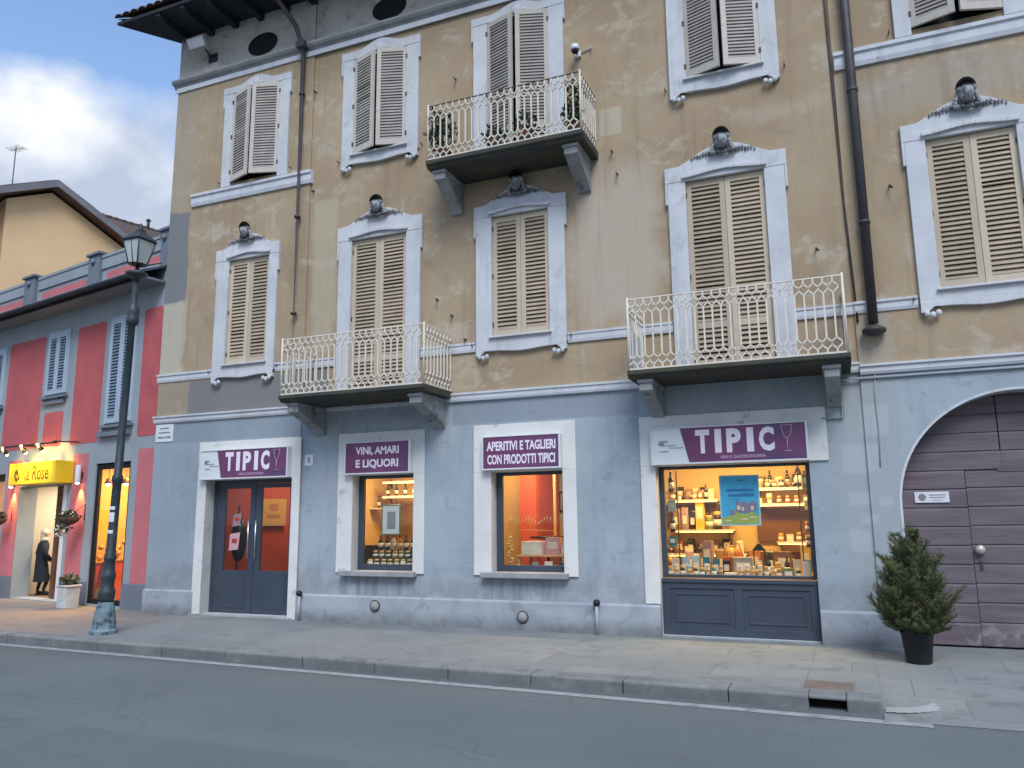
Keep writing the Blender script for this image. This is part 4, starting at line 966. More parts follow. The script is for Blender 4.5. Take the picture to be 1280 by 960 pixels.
# wall sconces
for i, u in enumerate((-5.42, -2.60)):
    p = pw(u, 0, 2.40); t = thing('wall_sconce', ('white tube wall light left of the yellow sign', 'white tube wall light between the yellow sign and the tall lit shop window')[i], 'lamp', p, -TP, 'white tube wall lights')
    g = MB(); g.lathe([(.052, .02), (.055, .03), (.055, .38), (.05, .39)], 14, (0, -.10, 0)); g.build('tube', M_WHITE, t)
    g = MB(); g.box(-.03, .03, -.06, -.001, .14, .24); g.build('wall_mount', M_IRON, t)
    g = MB(); g.ell((0, -.10, .018), (.04, .04, .014), 10, 6); g.build('bulb', M_BULB, t)
    l = bpy.data.lights.new('sconce_light', 'SPOT'); l.energy = 45; l.color = (1, .42, .08); l.spot_size = R(62); l.spot_blend = .8; l.shadow_soft_size = .03
    o = bpy.data.objects.new('sconce_light', l); COL.objects.link(o); o.parent = t; o.location = (0, -.10, -.01); o.rotation_euler = (R(14), 0, 0)
def leaves(mb, c, r, n, size, m=0, flat=.6, seed=1, up=0.0):
    q = random.Random(seed)
    for _ in range(n):
        while True:
            d = Vector((q.uniform(-1, 1), q.uniform(-1, 1), q.uniform(-1, 1)))
            if d.length < 1: break
        p = Vector((c[0]+d.x*r[0], c[1]+d.y*r[1], c[2]+d.z*r[2]))
        a = Vector((q.gauss(0, 1), q.gauss(0, 1), q.gauss(0, 1)+up)).normalized(); b = a.orthogonal().normalized(); b = Matrix.Rotation(q.uniform(0, 6.28), 3, a) @ b
        s = size*q.uniform(.6, 1.4); w = s*.32
        mb.add([p, p+a*s*.5+b*w, p+a*s, p+a*s*.5-b*w], [(0, 1, 2, 3)], m)
for i, (u, fl) in enumerate(((-5.45, 1), (-2.40, 2))):
    p = pw(u, -.30, 1.72); t = thing('hanging_basket', ('basket of red flowers hanging left of the yellow sign', 'trailing flower basket hanging right of the shop door')[i], 'flower basket', p, -TP, 'hanging flower baskets')
    g = MB(); g.lathe([(.06, -.14), (.15, -.08), (.20, .0), (.19, .01)], 14); g.build('basket', M_BARK, t)
    g = MB(); g.tube([(0, .29, .28), (0, .29, -.05)], .01, 5); g.tube([(0, .29, .26), (0, .0, .05)], .008, 5); g.build('hanger', M_IRON, t)
    g = MB(); leaves(g, (0, 0, .04), (.20, .16, .12), 300, .06, 0, seed=20+i); leaves(g, (0, -.05, .06), (.19, .15, .12), 60, .05, fl if fl == 1 else 2, seed=30+i)
    if i == 1: leaves(g, (-.12, -.06, -.22), (.12, .10, .18), 120, .07, 2, seed=41); leaves(g, (-.12, -.06, -.15), (.16, .12, .2), 150, .07, 0, seed=42)
    g.build('foliage', [M_LEAF, M_FLOWR, M_FLOWW], t)
for i, u in enumerate((-1.98, -5.75)):
    p = pw(u, -.42, .0); t = thing('planter', ('whitewashed square planter with dusty plants right of the open shop door', 'whitewashed planter with dusty plants at the left edge beside the shop door')[i], 'planter', p, -TP, 'whitewashed planters')
    g = MB(); g.prism([(-.15, .0), (.15, .0), (.18, .40), (-.18, .40)], -.13, .13); g.box(-.20, .20, -.15, .15, .4005, .44); g.build('planter_box', M_PLANTER, t, bevel=.01)
    g = MB(); g.box(-.17, .17, -.12, .12, .4405, .447); g.build('soil', M_SOIL, t)
    g = MB(); leaves(g, (0, 0, .52), (.20, .15, .11), 260, .07, 0, seed=50+i, up=.4); leaves(g, (0, 0, .55), (.18, .13, .1), 40, .04, 1, seed=52+i); g.build('foliage', [M_LEAF2, M_TERRA], t)
# merchandise behind the tall window of the red house
for i, (u, y, w, h, m, lb) in enumerate(((-2.55, .52, .28, .75, M_REDW, 'red display block behind the tall lit window, left of the lamp post'), (-2.20, .66, .30, .8, M_REDIN, 'orange red display block behind the tall lit window, right of the lamp post'))):
    t = thing('display_block', lb, 'display stand', pw(u, y, .04), -TP, 'display blocks in the tall window')
    g = MB(); g.box(-w/2, w/2, -.2, .2, 0, h); g.build('block', m, t, bevel=.01); g = MB(); g.box(-w/2-.02, w/2+.02, -.22, .22, h+.001, h+.03); g.build('top_board', M_WOODIN, t)
    g = MB()
    for k in range(6): g.ell((rnd.uniform(-.1, .1), rnd.uniform(-.1, .1), h+.10+.09*k*.6), (.07, .06, .06), 10, 8)
    tag(g.build('sweet_packets', surf('amber_wrap', (.55, .30, .08), .5, .2), None), ('amber packets heaped on the red display block', 'amber packets heaped on the orange red display block')[i], 'packets').matrix_world = MPK @ Matrix.Translation((u, y, .04-.0))

for i, (u, y) in enumerate(((-2.5, .50), (-2.12, .66))):
    t = thing('pendant_lamp', ('glowing pendant lamp high in the tall lit window, left of the lamp post', 'glowing pendant lamp high in the tall lit window, right of the lamp post')[i], 'lamp', pw(u, y, 2.42), -TP, 'pendant lamps in the tall window')
    g = MB(); g.tube([(0, 0, .12), (0, 0, .5)], .008, 5); g.lathe([(.015, .13), (.05, .10), (.085, .0)], 14); g.build('shade', M_BROWNF, t); g = MB(); g.ell((0, 0, .0), (.05, .05, .045), 10, 8); g.build('bulb', M_BULB, t)
for i, (u, y, h, c) in enumerate(((-2.62, .40, .30, M_REDW), (-2.40, .40, .24, M_YEL), (-2.12, .46, .28, M_REDIN), (-1.92, .40, .22, M_CREAMD), (-2.28, .42, .20, M_OLIVE))):
    g = MB(); g.prism([(-.07, 0), (.07, 0), (.068, h*.9), (.06, h), (-.06, h), (-.068, h*.9)], -.05, .05); g.prism([(-.045, h*.3), (.045, h*.3), (.045, h*.7), (-.045, h*.7)], -.053, -.0505, 1)
    o = tag(g.build('gift_box', [c, M_WHITE]), ('red', 'yellow', 'orange red', 'cream', 'olive')[i]+' gift box on the floor of the tall lit window', 'gift box', 'gift boxes in the tall window'); o.location = pw(u, y, .045); o.rotation_euler = (0, 0, -TP+i*.1)

# ------------------------------------------------------------------ houses behind
O = thing('ochre_house', 'tall ochre house with a grey gable roof rising behind the red terrace', 'building', (-27.5, 7.0, 0), -R(14.5))
g = MB()   # local y runs along the gable end (away from the street), local x out of the gable wall
gp = [(0, 0), (9, 0), (9, 10.4), (1.5, 14.15), (0, 13.42)]
g.prism(gp, -9, 0, axis='x'); g.build('wall', M_OCHRE, O)
g = MB(); g.box(-9.0, -.02, -.02, -.001, 0, 13.3); g.build('front_shade_sheet', M_OCHRE2, O)  # thin darker sheet that paints the front wall as its shaded side
rd = Vector((7.5, -3.75)).normalized(); fd = Vector((-1.5, -.73)).normalized()
sl = [(-.75, 13.20), (1.5, 14.30), (9.6, 10.25)]
g = MB(); g.prism(sl+[(9.6, 10.43), (1.5, 14.48), (-.75, 13.38)], -9.4, .48, axis='x'); rf = g.build('roof', M_EAVEBRN, O)
g = MB(); g.prism([(-.80, 13.16), (1.5, 14.26), (9.7, 10.17), (9.7, 10.42), (1.5, 14.53), (-.80, 13.42)], .481, .53, axis='x'); g.box(-9.4, .48, -.82, -.76, 13.14, 13.40); g.build('fascia', M_FASCIA, rf)
g = MB(); tile_slope(g, (-9.4, -.80, 13.41), (.5, -.80, 13.41), (-9.4, 1.5, 14.52), (.5, 1.5, 14.52), 4*48, 6, .05); tile_slope(g, (.5, 9.65, 10.45), (-9.4, 9.65, 10.45), (.5, 1.5, 14.52), (-9.4, 1.5, 14.52), 4*48, 14, .05); g.build('tiles', M_TILE, rf)
t = thing('tv_antenna', 'thin television antenna standing on the ochre house roof', 'antenna', (-28.2, 7.6, 13.6))
g = MB(); g.tube([(0, 0, 0), (0, 0, 2.3)], .02, 5); g.build('mast', M_RUST, t)
g = MB(); g.tube([(-.35, 0, 2.2), (.35, .1, 2.2)], .012, 4)
for k in range(6): x = -.33+.13*k; g.tube([(x, -.2, 2.2), (x, .25, 2.2)], .008, 4)
g.build('aerial', M_RUST, t)
H2 = thing('tiled_roof_house', 'grey house with a dark tiled roof just behind the red terrace parapet', 'building', (-37.5, 18.1, 0), -R(14.5))
g = MB(); g.box(-5.2, 5.2, -3, 6.6, 0, 15.6); g.build('wall', M_GREYW, H2)
g = MB(); tile_slope(g, (6.0, 7.0, 15.5), (6.0, -3.5, 15.5), (0, 7.0, 18.65), (0, -3.5, 18.65), 4*40, 16, .09); tile_slope(g, (-6.0, -3.5, 15.5), (-6.0, 7.0, 15.5), (0, -3.5, 18.65), (0, 7.0, 18.65), 4*40, 16, .09)
for y in [(-3.4+.42*k) for k in range(25)]: g.tube([(0, y, 18.72), (0, y+.46, 18.75)], .13, 6)
for y in (-3.45, 6.95): g.add([(-5.9, y, 15.5), (5.9, y, 15.5), (0, y, 18.6)], [(0, 1, 2)], 0)
g.build('roof', M_TILE, H2)
t = thing('chimney_pot', 'small dark pipe on the ridge of the tiled roof behind', 'chimney', (-36.6, 21.4, 18.7)); g = MB(); g.tube([(0, 0, 0), (0, 0, .5)], .09, 8); g.build('pipe', M_RUST, t); g = MB(); g.lathe([(.14, .5), (.14, .56), (.02, .66)], 8); g.build('cowl', M_RUST, t)

# ------------------------------------------------------------------ street lamp
t = thing('street_lamp', 'tall dark cast iron street lamp standing at the kerb before the red house', 'street lamp', (-10.17, -2.30, 0)); t.rotation_euler = (0, R(1.45), 0)
g = MB(); g.lathe([(.19, 0), (.19, .05), (.165, .08), (.155, .18), (.14, .30), (.12, .40), (.105, .455)], 10, smooth=False); g.build('base', M_IRONPALE, t, bevel=.006)
g = MB(); g.lathe([(.10, .456), (.115, .50), (.118, .58), (.118, .62), (.092, .66), (.092, .78), (.108, .82), (.10, .86), (.085, .90), (.074, 1.05), (.088, 1.07), (.088, 1.10), (.072, 1.13), (.064, 2.2), (.08, 2.23), (.08, 2.30), (.060, 2.33), (.052, 4.64), (.08, 4.66), (.095, 4.70), (.095, 4.76), (.08, 4.80), (.09, 4.84), (.09, 4.95), (.05, 4.98), (.042, 5.40)], 14); g.build('post', M_IRON, t)
g = MB(); g.lathe([(.045, 5.38), (.09, 5.42), (.16, 5.46), (.17, 5.50), (.08, 5.53), (.03, 5.56), (.03, 5.64)], 14); g.build('bracket_disc', M_IRON, t)
la = MB(); wb, wt, zb, zt = .095, .165, 5.645, 6.02
for a in range(4):
    t0 = math.pi/2*a+math.pi/4; t1 = t0+math.pi/2; k = math.sqrt(2)
    q = lambda w, tt, z: (w*k*math.cos(tt), w*k*math.sin(tt), z)
    la.tube([q(wb, t0, zb), q(wt, t0, zt)], .011, 5); la.tube([q(wb, t0, zb), q(wb, t1, zb)], .012, 5); la.tube([q(wt, t0, zt), q(wt, t1, zt)], .016, 5)
la.tube([(0, -wb, zb), (0, -wt, zt)], .008, 4); la.ell((0, 0, 5.64), (.15, .15, .018), 14, 6)
ln = la.build('lantern', M_IRON, t)
g = MB()
for a in range(4):
    t0 = math.pi/2*a+math.pi/4; t1 = t0+math.pi/2; q = lambda w, tt, z: (w*1.39*math.cos(tt), w*1.39*math.sin(tt), z)
    g.quad(q(wb, t0, zb+.01), q(wb, t1, zb+.01), q(wt, t1, zt-.01), q(wt, t0, zt-.01))
g.build('lantern_glass', M_LANT, ln)
g = MB()
for (w0, z0_, w1, z1_) in ((.19, 6.03, .155, 6.07), (.155, 6.07, .06, 6.17), (.06, 6.17, .05, 6.21)):
    for a in range(4):
        t0 = math.pi/2*a+math.pi/4; t1 = t0+math.pi/2; q = lambda w, tt, z: (w*1.414*math.cos(tt), w*1.414*math.sin(tt), z)
        g.quad(q(w0, t0, z0_), q(w0, t1, z0_), q(w1, t1, z1_), q(w1, t0, z1_))
g.lathe([(.05, 6.20), (.03, 6.23), (.035, 6.26), (.012, 6.32)], 8); g.build('lantern_cap', M_IRON, ln)
g = MB(); g.tube([(.03, 0, 5.60), (.5, 0, 5.61)], .012, 5); g.build('ladder_arm', M_IRON, t)
g = MB()
for z, h in ((1.62, .14), (1.80, .05), (1.45, .05)): g.lathe([(.0725, z), (.0715, z+h)], 14)
g.f = [f for i, f in enumerate(g.f) if len(f) == 4 and 7 < i % 16 < 12]; g.m = [0]*len(g.f); g.sm = [True]*len(g.f); g.build('stickers', M_WHITE, t)

# ------------------------------------------------------------------ potted fir
t = thing('potted_fir', 'small bushy fir tree in a black plastic pot beside the arched gate', 'potted tree', (.66, -1.02, -.002))
g = MB(); g.lathe([(.125, .0), (.13, .01), (.163, .30), (.172, .305), (.172, .335), (.155, .335), (.150, .30)], 20); g.build('pot', M_POT, t)
g = MB(); g.lathe([(.0, .295), (.149, .296)], 16); g.build('soil', M_SOIL, t)
g = MB(); g.tube([(0, 0, .25), (.01, 0, .7), (.02, .01, 1.15), (.03, .01, 1.46)], [.028, .022, .013, .004], 7)
q = random.Random(11); needles = MB(); br = []
def twig(p, d, L, w, lvl):
    steps = max(3, int(L/.035)); c = Vector(p); d = Vector(d).normalized(); pts = [c.copy()]
    for i in range(steps):
        d = (d+Vector((q.gauss(0, .05), q.gauss(0, .05), .045+q.gauss(0, .03)))).normalized(); c = c+d*(L/steps); pts.append(c.copy())
        if i > 0 or lvl:
            for k in range(11 if lvl else 9):
                a = Vector((q.gauss(0, 1), q.gauss(0, 1), q.gauss(0, .8))); a = (a-a.dot(d)*d).normalized(); nd = (a*.8+d*.75).normalized(); b = nd.cross(d).normalized()
                s = q.uniform(.032, .06); o = c-d*q.uniform(0, L/steps)
                needles.add([o-b*.0023, o+b*.0023, o+nd*s], [(0, 1, 2)], 0)
        if lvl == 0 and i >= 1 and L > .12:
            for sg in (-1, 1):
                if q.random() < .85:
                    sd = Vector((-d.y, d.x, 0)).normalized()*sg
                    twig(c, d*.75+sd*.8+Vector((0, 0, q.uniform(-.1, .25))), L*(.50-.28*i/steps)*q.uniform(.6, 1.2), w*.5, 1)
    g.tube(pts, [w*(1-.75*i/(len(pts)-1)) for i in range(len(pts))], 4, caps=False)
def fir_env(h):
    P_ = ((.30, .22), (.42, .34), (.58, .43), (.80, .43), (1.0, .36), (1.2, .25), (1.38, .13), (1.5, .05))
    for (h0, r0), (h1, r1) in zip(P_, P_[1:]):
        if h <= h1: return r0+(r1-r0)*(h-h0)/(h1-h0)
    return .04
for i in range(135):
    h = .36+1.06*((i+.5)/135)**1.1; a = i*2.399+q.uniform(-.9, .9); r_ = fir_env(h)*q.choice((.55, .75, .9, 1.0, 1.05))*q.uniform(.88, 1.08)
    z0 = max(.29, h-.95*r_-.06*q.random()); p0 = Vector((.02*z0, 0, z0)); p1 = Vector((r_*math.cos(a), r_*math.sin(a), h)); d_ = p1-p0
    twig(p0, d_-Vector((0, 0, .18*r_)), d_.length, .007, 0)
for k in range(4): twig((.02, 0, 1.33+.02*k), (math.cos(k*1.7)*.4, math.sin(k*1.7)*.4, 1), .15, .004, 1)
g.build('trunk', M_BARK, t); needles.build('crown', M_FIR, t)

# ------------------------------------------------------------------ small things along the foot of the wall and on the facade
for i, (x, lb) in enumerate(((-8.34, 'short grey pipe with a black ball cap at the right foot of the navy door'), (-3.27, 'short grey pipe with a black ball cap left of the big display window'))):
    t = thing('vent_pipe', lb, 'pipe', (x, -.135, 0), 0, 'capped pipes at the wall foot')
    g = MB(); g.tube([(0, 0, 0), (0, 0, .40)], .025, 10); g.build('pipe', M_GREYPIPE, t)
    g = MB(); g.ell((0, 0, .43), (.052, .052, .05), 12, 8); g.build('cap', M_POT, t)
for i, (x, z, lb) in enumerate(((-6.92, .27, 'round grey vent cap low on the wall under the VINI sign window'), (-4.41, .19, 'round grey vent cap low on the wall under the APERITIVI sign window'))):
    t = thing('wall_vent', lb, 'vent', (x, -.076, z), 0, 'round vents in the socle')
    g = MB(); g.lathe([(.075, 0), (.075, .02), (.05, .05), (.0, .055)], 14); o = g.build('dome', M_CORN, t); o.rotation_euler = (R(90), 0, 0)
    g = MB(); g.lathe([(.095, .0), (.09, .012)], 16); o = g.build('rim', M_RUST, t); o.rotation_euler = (R(90), 0, 0)
t = thing('drain_cover', 'brownish rectangular drain cover set in the pavement above the kerb inlet', 'drain cover', (-.24, -2.66, 0))
M_COVER = surf('rusty_stone_cover', (.20, .155, .125), .85, .15, 5, 50, .3)
g = MB(); g.box(-.215, .215, -.17, .22, -.05, .006); g.build('cover', M_COVER, t, bevel=.004)
g = MB()
for q_ in ((-.24, .24, .222, .242), (-.24, .24, -.192, -.172), (-.24, -.2175, -.1715, .2215), (.2175, .24, -.1715, .2215)): g.box(q_[0], q_[1], q_[2], q_[3], -.05, .004)
g.build('rim', M_KERB, t)
t = thing('security_camera', 'small white dome camera on the wall right of the top balcony door', 'camera', (-3.36, 0, 8.92))
g = MB(); g.box(-.05, .05, -.05, -.001, -.05, .05); g.tube([(0, -.04, 0), (0, -.16, .02)], .018, 8); g.tube([(.06, -.02, .03), (.22, -.02, .06), (.24, -.1, .02)], .012, 5); g.build('mount', M_WHITE, t)
g = MB(); g.lathe([(.07, 0), (.075, .04), (.06, .09), (.02, .10)], 14, (0, -.18, -.02)); g.build('housing', M_WHITE, t)
g = MB(); g.ell((0, -.18, -.02), (.06, .06, .06), 12, 8); g.build('dome', M_POT, t)
t = thing('floodlight', 'square white floodlight tilted under the roof eave at the left corner', 'floodlight', (-11.12, -.03, 10.86)); t.scale = (.85, .85, .85)
g = MB(); g.tube([(.15, 0, -.1), (.15, -.25, .0)], .02, 6); g.box(.05, .30, -.03, 0, -.2, 0); g.build('arm', M_EAVEWOOD, t)
T_ = Matrix.Translation((0, -.38, .12)) @ Matrix.Rotation(R(35), 4, 'X')
g = MB(); g.box(-.25, .27, -.03, .05, -.13, .13, 0, T_); g.build('housing', M_CORN, t, bevel=.01)
g = MB(); g.box(-.22, .24, -.036, -.0305, -.10, .10, 0, T_); g.build('front_glass', M_WHITE, t)
for i, (x, y, sc_, lb) in enumerate(((-5.45, -.62, 1.5, 'leafy plant spilling over the left end of the top balcony railing'), (-4.6, -.55, .8, 'small potted plant on the top balcony floor left of the shutters'), (-4.05, -.60, 1.0, 'dark bushy potted plant on the top balcony floor before the right shutter'), (-3.3, -.55, 1.1, 'climbing plant in the right corner of the top balcony'))):
    t = thing('balcony_plant', lb, 'potted plant', (x, y, 7.215), 0, 'plants on the top balcony')
    g = MB(); g.lathe([(.08, 0), (.12, .18), (.13, .19), (.11, .19)], 12); g.build('pot', M_TERRA, t)
    g = MB(); leaves(g, (0, 0, .30*sc_+.08), (.20, .14, .20*sc_), int(150*sc_), .075, 0, seed=70+i, up=.5)
    if i in (0, 3): leaves(g, (-.12 if i == 0 else .05, -.06, .55), (.14, .16, .4), 150, .08, 0, seed=80+i)
    g.build('foliage', M_LEAF, t)

# ------------------------------------------------------------------ person in the shop doorway of the red house
pp = pw(-5.14, .57, .022)
t = thing('person', 'person with pale hair in a long navy coat stepping into the red house shop', 'person', pp, -TP+R(-12)); t.scale = (.9, .9, .9)
def skin_body(name, joints, edges, mat, parent, sub=2):
    me = bpy.data.meshes.new(name); me.from_pydata([j[0] for j in joints], edges, []); o = bpy.data.objects.new(name, me); COL.objects.link(o)
    o.modifiers.new('skin', 'SKIN'); sv = me.skin_vertices[0].data
    for i, j in enumerate(joints): sv[i].radius = j[1] if isinstance(j[1], tuple) else (j[1], j[1])
    sv[0].use_root = True
    s = o.modifiers.new('sub', 'SUBSURF'); s.levels = s.render_levels = sub
    bpy.context.view_layer.update(); m2 = bpy.data.meshes.new_from_object(o.evaluated_get(bpy.context.evaluated_depsgraph_get()))
    bpy.data.objects.remove(o); m2.materials.clear(); m2.materials.append(mat)
    for p_ in m2.polygons: p_.use_smooth = True
    o = bpy.data.objects.new(name, m2); COL.objects.link(o); o.parent = parent; return o
J = [((0, 0, .80), (.135, .10)), ((0, 0, 1.0), (.12, .09)), ((0, .01, 1.18), (.15, .09)), ((0, .02, 1.30), (.07, .06)), ((0, .03, 1.38), (.048, .048)), ((0, .05, 1.46), (.07, .085)), ((0, .05, 1.56), (.062, .08)),
     ((-.085, 0, .72), .085), ((-.10, .05, .42), .055), ((-.10, -.02, .09), .038), ((-.11, .12, .035), (.036, .028)), ((.085, 0, .72), .085), ((.10, .16, .43), .055), ((.10, .06, .10), .038), ((.11, .21, .035), (.036, .028)),
     ((-.17, .01, 1.25), .05), ((-.23, -.03, 1.0), .042), ((-.21, .08, .78), .032), ((-.20, .13, .70), (.03, .018)), ((.17, .01, 1.25), .05), ((.23, .0, 1.0), .042), ((.20, .16, .84), .032), ((.19, .22, .78), (.03, .018))]
E_ = [(0, 1), (1, 2), (2, 3), (3, 4), (4, 5), (5, 6), (0, 7), (7, 8), (8, 9), (9, 10), (0, 11), (11, 12), (12, 13), (13, 14), (2, 15), (15, 16), (16, 17), (17, 18), (2, 19), (19, 20), (20, 21), (21, 22)]
body = skin_body('body', J, E_, M_SKIN, t)
body.data.materials.append(M_TROUS)
for p_ in body.data.polygons:
    if p_.center.z < .66: p_.material_index = 1
fm = MB()
for sx in (-1, 1):
    for k in range(4):
        x0, y0_, z0_ = sx*.20, (.15 if sx < 0 else .24), (.68 if sx < 0 else .76)
        fm.tube([(x0+sx*(k-1.5)*.004, y0_+(k-1.5)*.016, z0_), (x0-sx*.004, y0_+(k-1.5)*.018+.01, z0_-.04), (x0-sx*.022, y0_+(k-1.5)*.018+.012, z0_-.07+.006*abs(k-1.5))], [.009, .008, .006], 6)
    fm.tube([(x0-sx*.01, y0_-.01, z0_+.03), (x0-sx*.035, y0_+.03, z0_), (x0-sx*.04, y0_+.045, z0_-.03)], [.010, .009, .007], 6)
fm.ell((0, .142, 1.50), (.014, .022, .024), 8, 6)
for sx in (-1, 1): fm.ell((sx*.075, .05, 1.50), (.014, .022, .034), 8, 6); fm.ell((sx*.03, .128, 1.53), (.011, .008, .007), 8, 6)
fm.ell((0, .128, 1.45), (.026, .01, .008), 8, 6)
fm.build('hands_and_face', M_SKIN, t)
g = MB(); nn = 20; vs = []; fs = []
rings = [(.33, .245, .175, .02), (.45, .235, .165, .02), (.65, .215, .15, .01), (.82, .19, .135, .0), (1.0, .175, .125, .0), (1.18, .205, .13, .01), (1.27, .185, .115, .015), (1.33, .085, .085, .02), (1.39, .08, .08, .03)]
for (z, a, b, y) in rings:
    for k in range(nn):
        th = 2*math.pi*k/nn; rp = 1+(.05*math.sin(th*5+z*3) if z < .9 else 0); vs.append((a*rp*math.cos(th), y+b*rp*math.sin(th), z))
for i in range(len(rings)-1):
    for k in range(nn): fs.append((i*nn+k, i*nn+(k+1) % nn, (i+1)*nn+(k+1) % nn, (i+1)*nn+k))
g.add(vs, fs, 0, True)
g.tube([(-.17, .01, 1.26), (-.235, -.03, 1.02), (-.215, .07, .80)], [.075, .065, .055], 10); g.tube([(.17, .01, 1.26), (.235, .0, 1.02), (.205, .15, .86)], [.075, .065, .055], 10)
g.build('coat', M_COAT, t)
g = MB(); g.ell((0, .03, 1.535), (.092, .105, .105), 18, 12, 0, lambda d: 1.0 if d.y < .35 or d.z > .35 else .86); g.ell((0, -.02, 1.45), (.075, .06, .08), 12, 8); g.build('hair', M_HAIR, t)
g = MB(); g.lathe([(.088, 0), (.10, .03), (.092, .07), (.08, .08)], 16, (0, .025, 1.335)); g.build('collar', M_FLOWW, t)
for sx, y in ((-.105, .06), (.105, .15)):
    g = MB(); g.ell((sx, y, .035), (.045, .13, .04), 12, 8, 0, lambda d: 1.0 if d.z > -.5 else .9); g.build('shoe', M_TROUS, t)

# ------------------------------------------------------------------ goods in the shop windows
def cl(name, c, r=.35, sp=.5): return surf(name, c, r, .12, 8, 40, 0, spec=sp)
GM = {'dark green': cl('green_bottle_glass', (.012, .03, .012), .12), 'dark brown': cl('brown_bottle_glass', (.035, .015, .006), .12), 'black': cl('black_wrap', (.01, .01, .012), .3),
      'white': cl('white_card', (.68, .66, .60)), 'pale blue': cl('pale_blue_card', (.30, .50, .60)), 'teal': cl('teal_card', (.03, .17, .23)), 'grey': cl('grey_card', (.28, .27, .25)),
      'mauve': cl('mauve_card', (.33, .21, .22)), 'amber': cl('amber_honey', (.50, .22, .03), .2), 'red': cl('red_wrap', (.38, .05, .03)), 'cream': cl('cream_card', (.66, .56, .34)),
      'brown': cl('kraft_card', (.22, .11, .045)), 'orange': cl('orange_wicker', (.48, .17, .04), .7), 'olive': cl('olive_jar', (.17, .19, .05), .2), 'yellow': cl('yellow_card', (.68, .47, .06)), 'gold': cl('gold_foil', (.6, .38, .1), .3), 'pink': cl('pink_card', (.6, .33, .36))}
LBL = cl('paper_label', (.70, .66, .55), .6); LBL2 = cl('wine_label', (.62, .5, .36), .6)
PROTO = {}
def good_mesh(kind, col, w, h):
    key = (kind, col, round(w, 2), round(h, 2))
    if key in PROTO: return PROTO[key]
    g = MB(); r = w/2; m = GM[col]; mats = [m, LBL, GM['black'], GM['gold']]
    if kind == 'bottle':
        g.lathe([(r*.9, 0), (r, h*.02), (r, h*.58), (r*.8, h*.66), (r*.36, h*.76), (r*.34, h*.93), (r*.40, h*.94), (r*.40, h*.965), (r*.34, h*.97)], 14)
        g.lathe([(r*.36, h*.86), (r*.41, h*.865), (r*.41, h), (r*.2, h)], 12, m=2); g.lathe([(r*1.015, h*.16), (r*1.015, h*.46)], 14, m=1)
    elif kind == 'jar':
        g.lathe([(r*.88, 0), (r, h*.05), (r, h*.70), (r*.8, h*.80)], 14); g.lathe([(r*.86, h*.80), (r*.88, h*.82), (r*.88, h*.98), (r*.8, h)], 14, m=3); g.lathe([(r*1.015, h*.2), (r*1.015, h*.55)], 14, m=1)
    elif kind == 'box':
        d = r*.8; g.box(-r, r, -d, d, 0, h); g.box(-r*.7, r*.7, -d-.002, -d-.0005, h*.35, h*.75, 1); g.box(-r*1.01, r*1.01, -d*1.01, d*1.01, h*.93, h*1.005, 0)
    elif kind == 'bag':
        n = 14; d = r*.55; rings = [(0, 1, 1), (h*.1, 1.03, 1.1), (h*.45, 1, 1.15), (h*.75, .95, .8), (h*.9, .93, .25), (h, .95, .12)]; vs = []; fs = []
        for z, a, b in rings:
            for k in range(n): th = 2*math.pi*k/n; c, s = math.cos(th), math.sin(th); vs.append((r*a*math.copysign(abs(c)**.5, c), d*b*math.copysign(abs(s)**.5, s), z))
        for i in range(len(rings)-1):
            for k in range(n): fs.append((i*n+k, i*n+(k+1) % n, (i+1)*n+(k+1) % n, (i+1)*n+k))
        fs.append(tuple(range(n))); fs.append(tuple(range(5*n, 6*n))); g.add(vs, fs, 0, True); g.box(-r*.55, r*.55, -d*1.22, -d*1.18, h*.25, h*.6, 1)
    elif kind == 'cup':
        g.lathe([(r*.55, 0), (r*.62, h*.04), (r, h*.96), (r*1.04, h), (r*.92, h), (r*.86, h*.9)], 16); g.lathe([(r*.9, h*.45), (r*.97, h*.70)], 16, m=3)
    elif kind == 'basket':
        g.lathe([(r*.75, 0), (r*.9, h*.1), (r, h*.55), (r*1.05, h*.6), (r*.9, h*.6), (r*.85, h*.5)], 16)
        for k in range(7): a = k*.9; g.ell((r*.5*math.cos(a), r*.5*math.sin(a), h*.66), (r*.36, r*.36, h*.22), 10, 8, m=3 if k % 2 else 0)
        g.tube([(-r*.95, 0, h*.55), (-r*.6, 0, h*.98), (0, 0, h*1.12), (r*.6, 0, h*.98), (r*.95, 0, h*.55)], r*.07, 6)
    elif kind == 'lantern':
        for sx in (-1, 1):
            for sy in (-1, 1): g.box(sx*r-.008, sx*r+.008, sy*r-.008, sy*r+.008, .0, h*.75, 2)
        g.box(-r-.01, r+.01, -r-.01, r+.01, -.0, .02, 2); g.prism([(-r-.02, h*.75), (r+.02, h*.75), (.02, h*.95), (-.02, h*.95)], -r-.02, r+.02, 2); g.lathe([(r*.45, .02), (r*.45, h*.45), (r*.1, h*.46)], 10, m=1)
    elif kind == 'packet':
        g.prism([(-r, 0), (r, 0), (r*.98, h*.92), (r, h), (-r, h), (-r*.98, h*.92)], -r*.28, r*.28); g.box(-r*.6, r*.6, -r*.28-.003, -r*.28-.001, h*.3, h*.68, 1)
    elif kind == 'ham':
        g.ell((0, 0, h*.5), (r, r*.7, h*.5), 14, 10, 0, lambda d: 1-.25*max(0, d.x)); g.tube([(r*.6, 0, h*.5), (r*1.25, 0, h*.6)], h*.12, 6, 1)
    PROTO[key] = g.mesh(kind, mats); return PROTO[key]
NAME = {'bottle': 'bottle', 'jar': 'jar', 'box': 'carton', 'bag': 'paper_bag', 'cup': 'cup', 'basket': 'gift_basket', 'lantern': 'lantern', 'packet': 'packet', 'ham': 'cured_ham'}
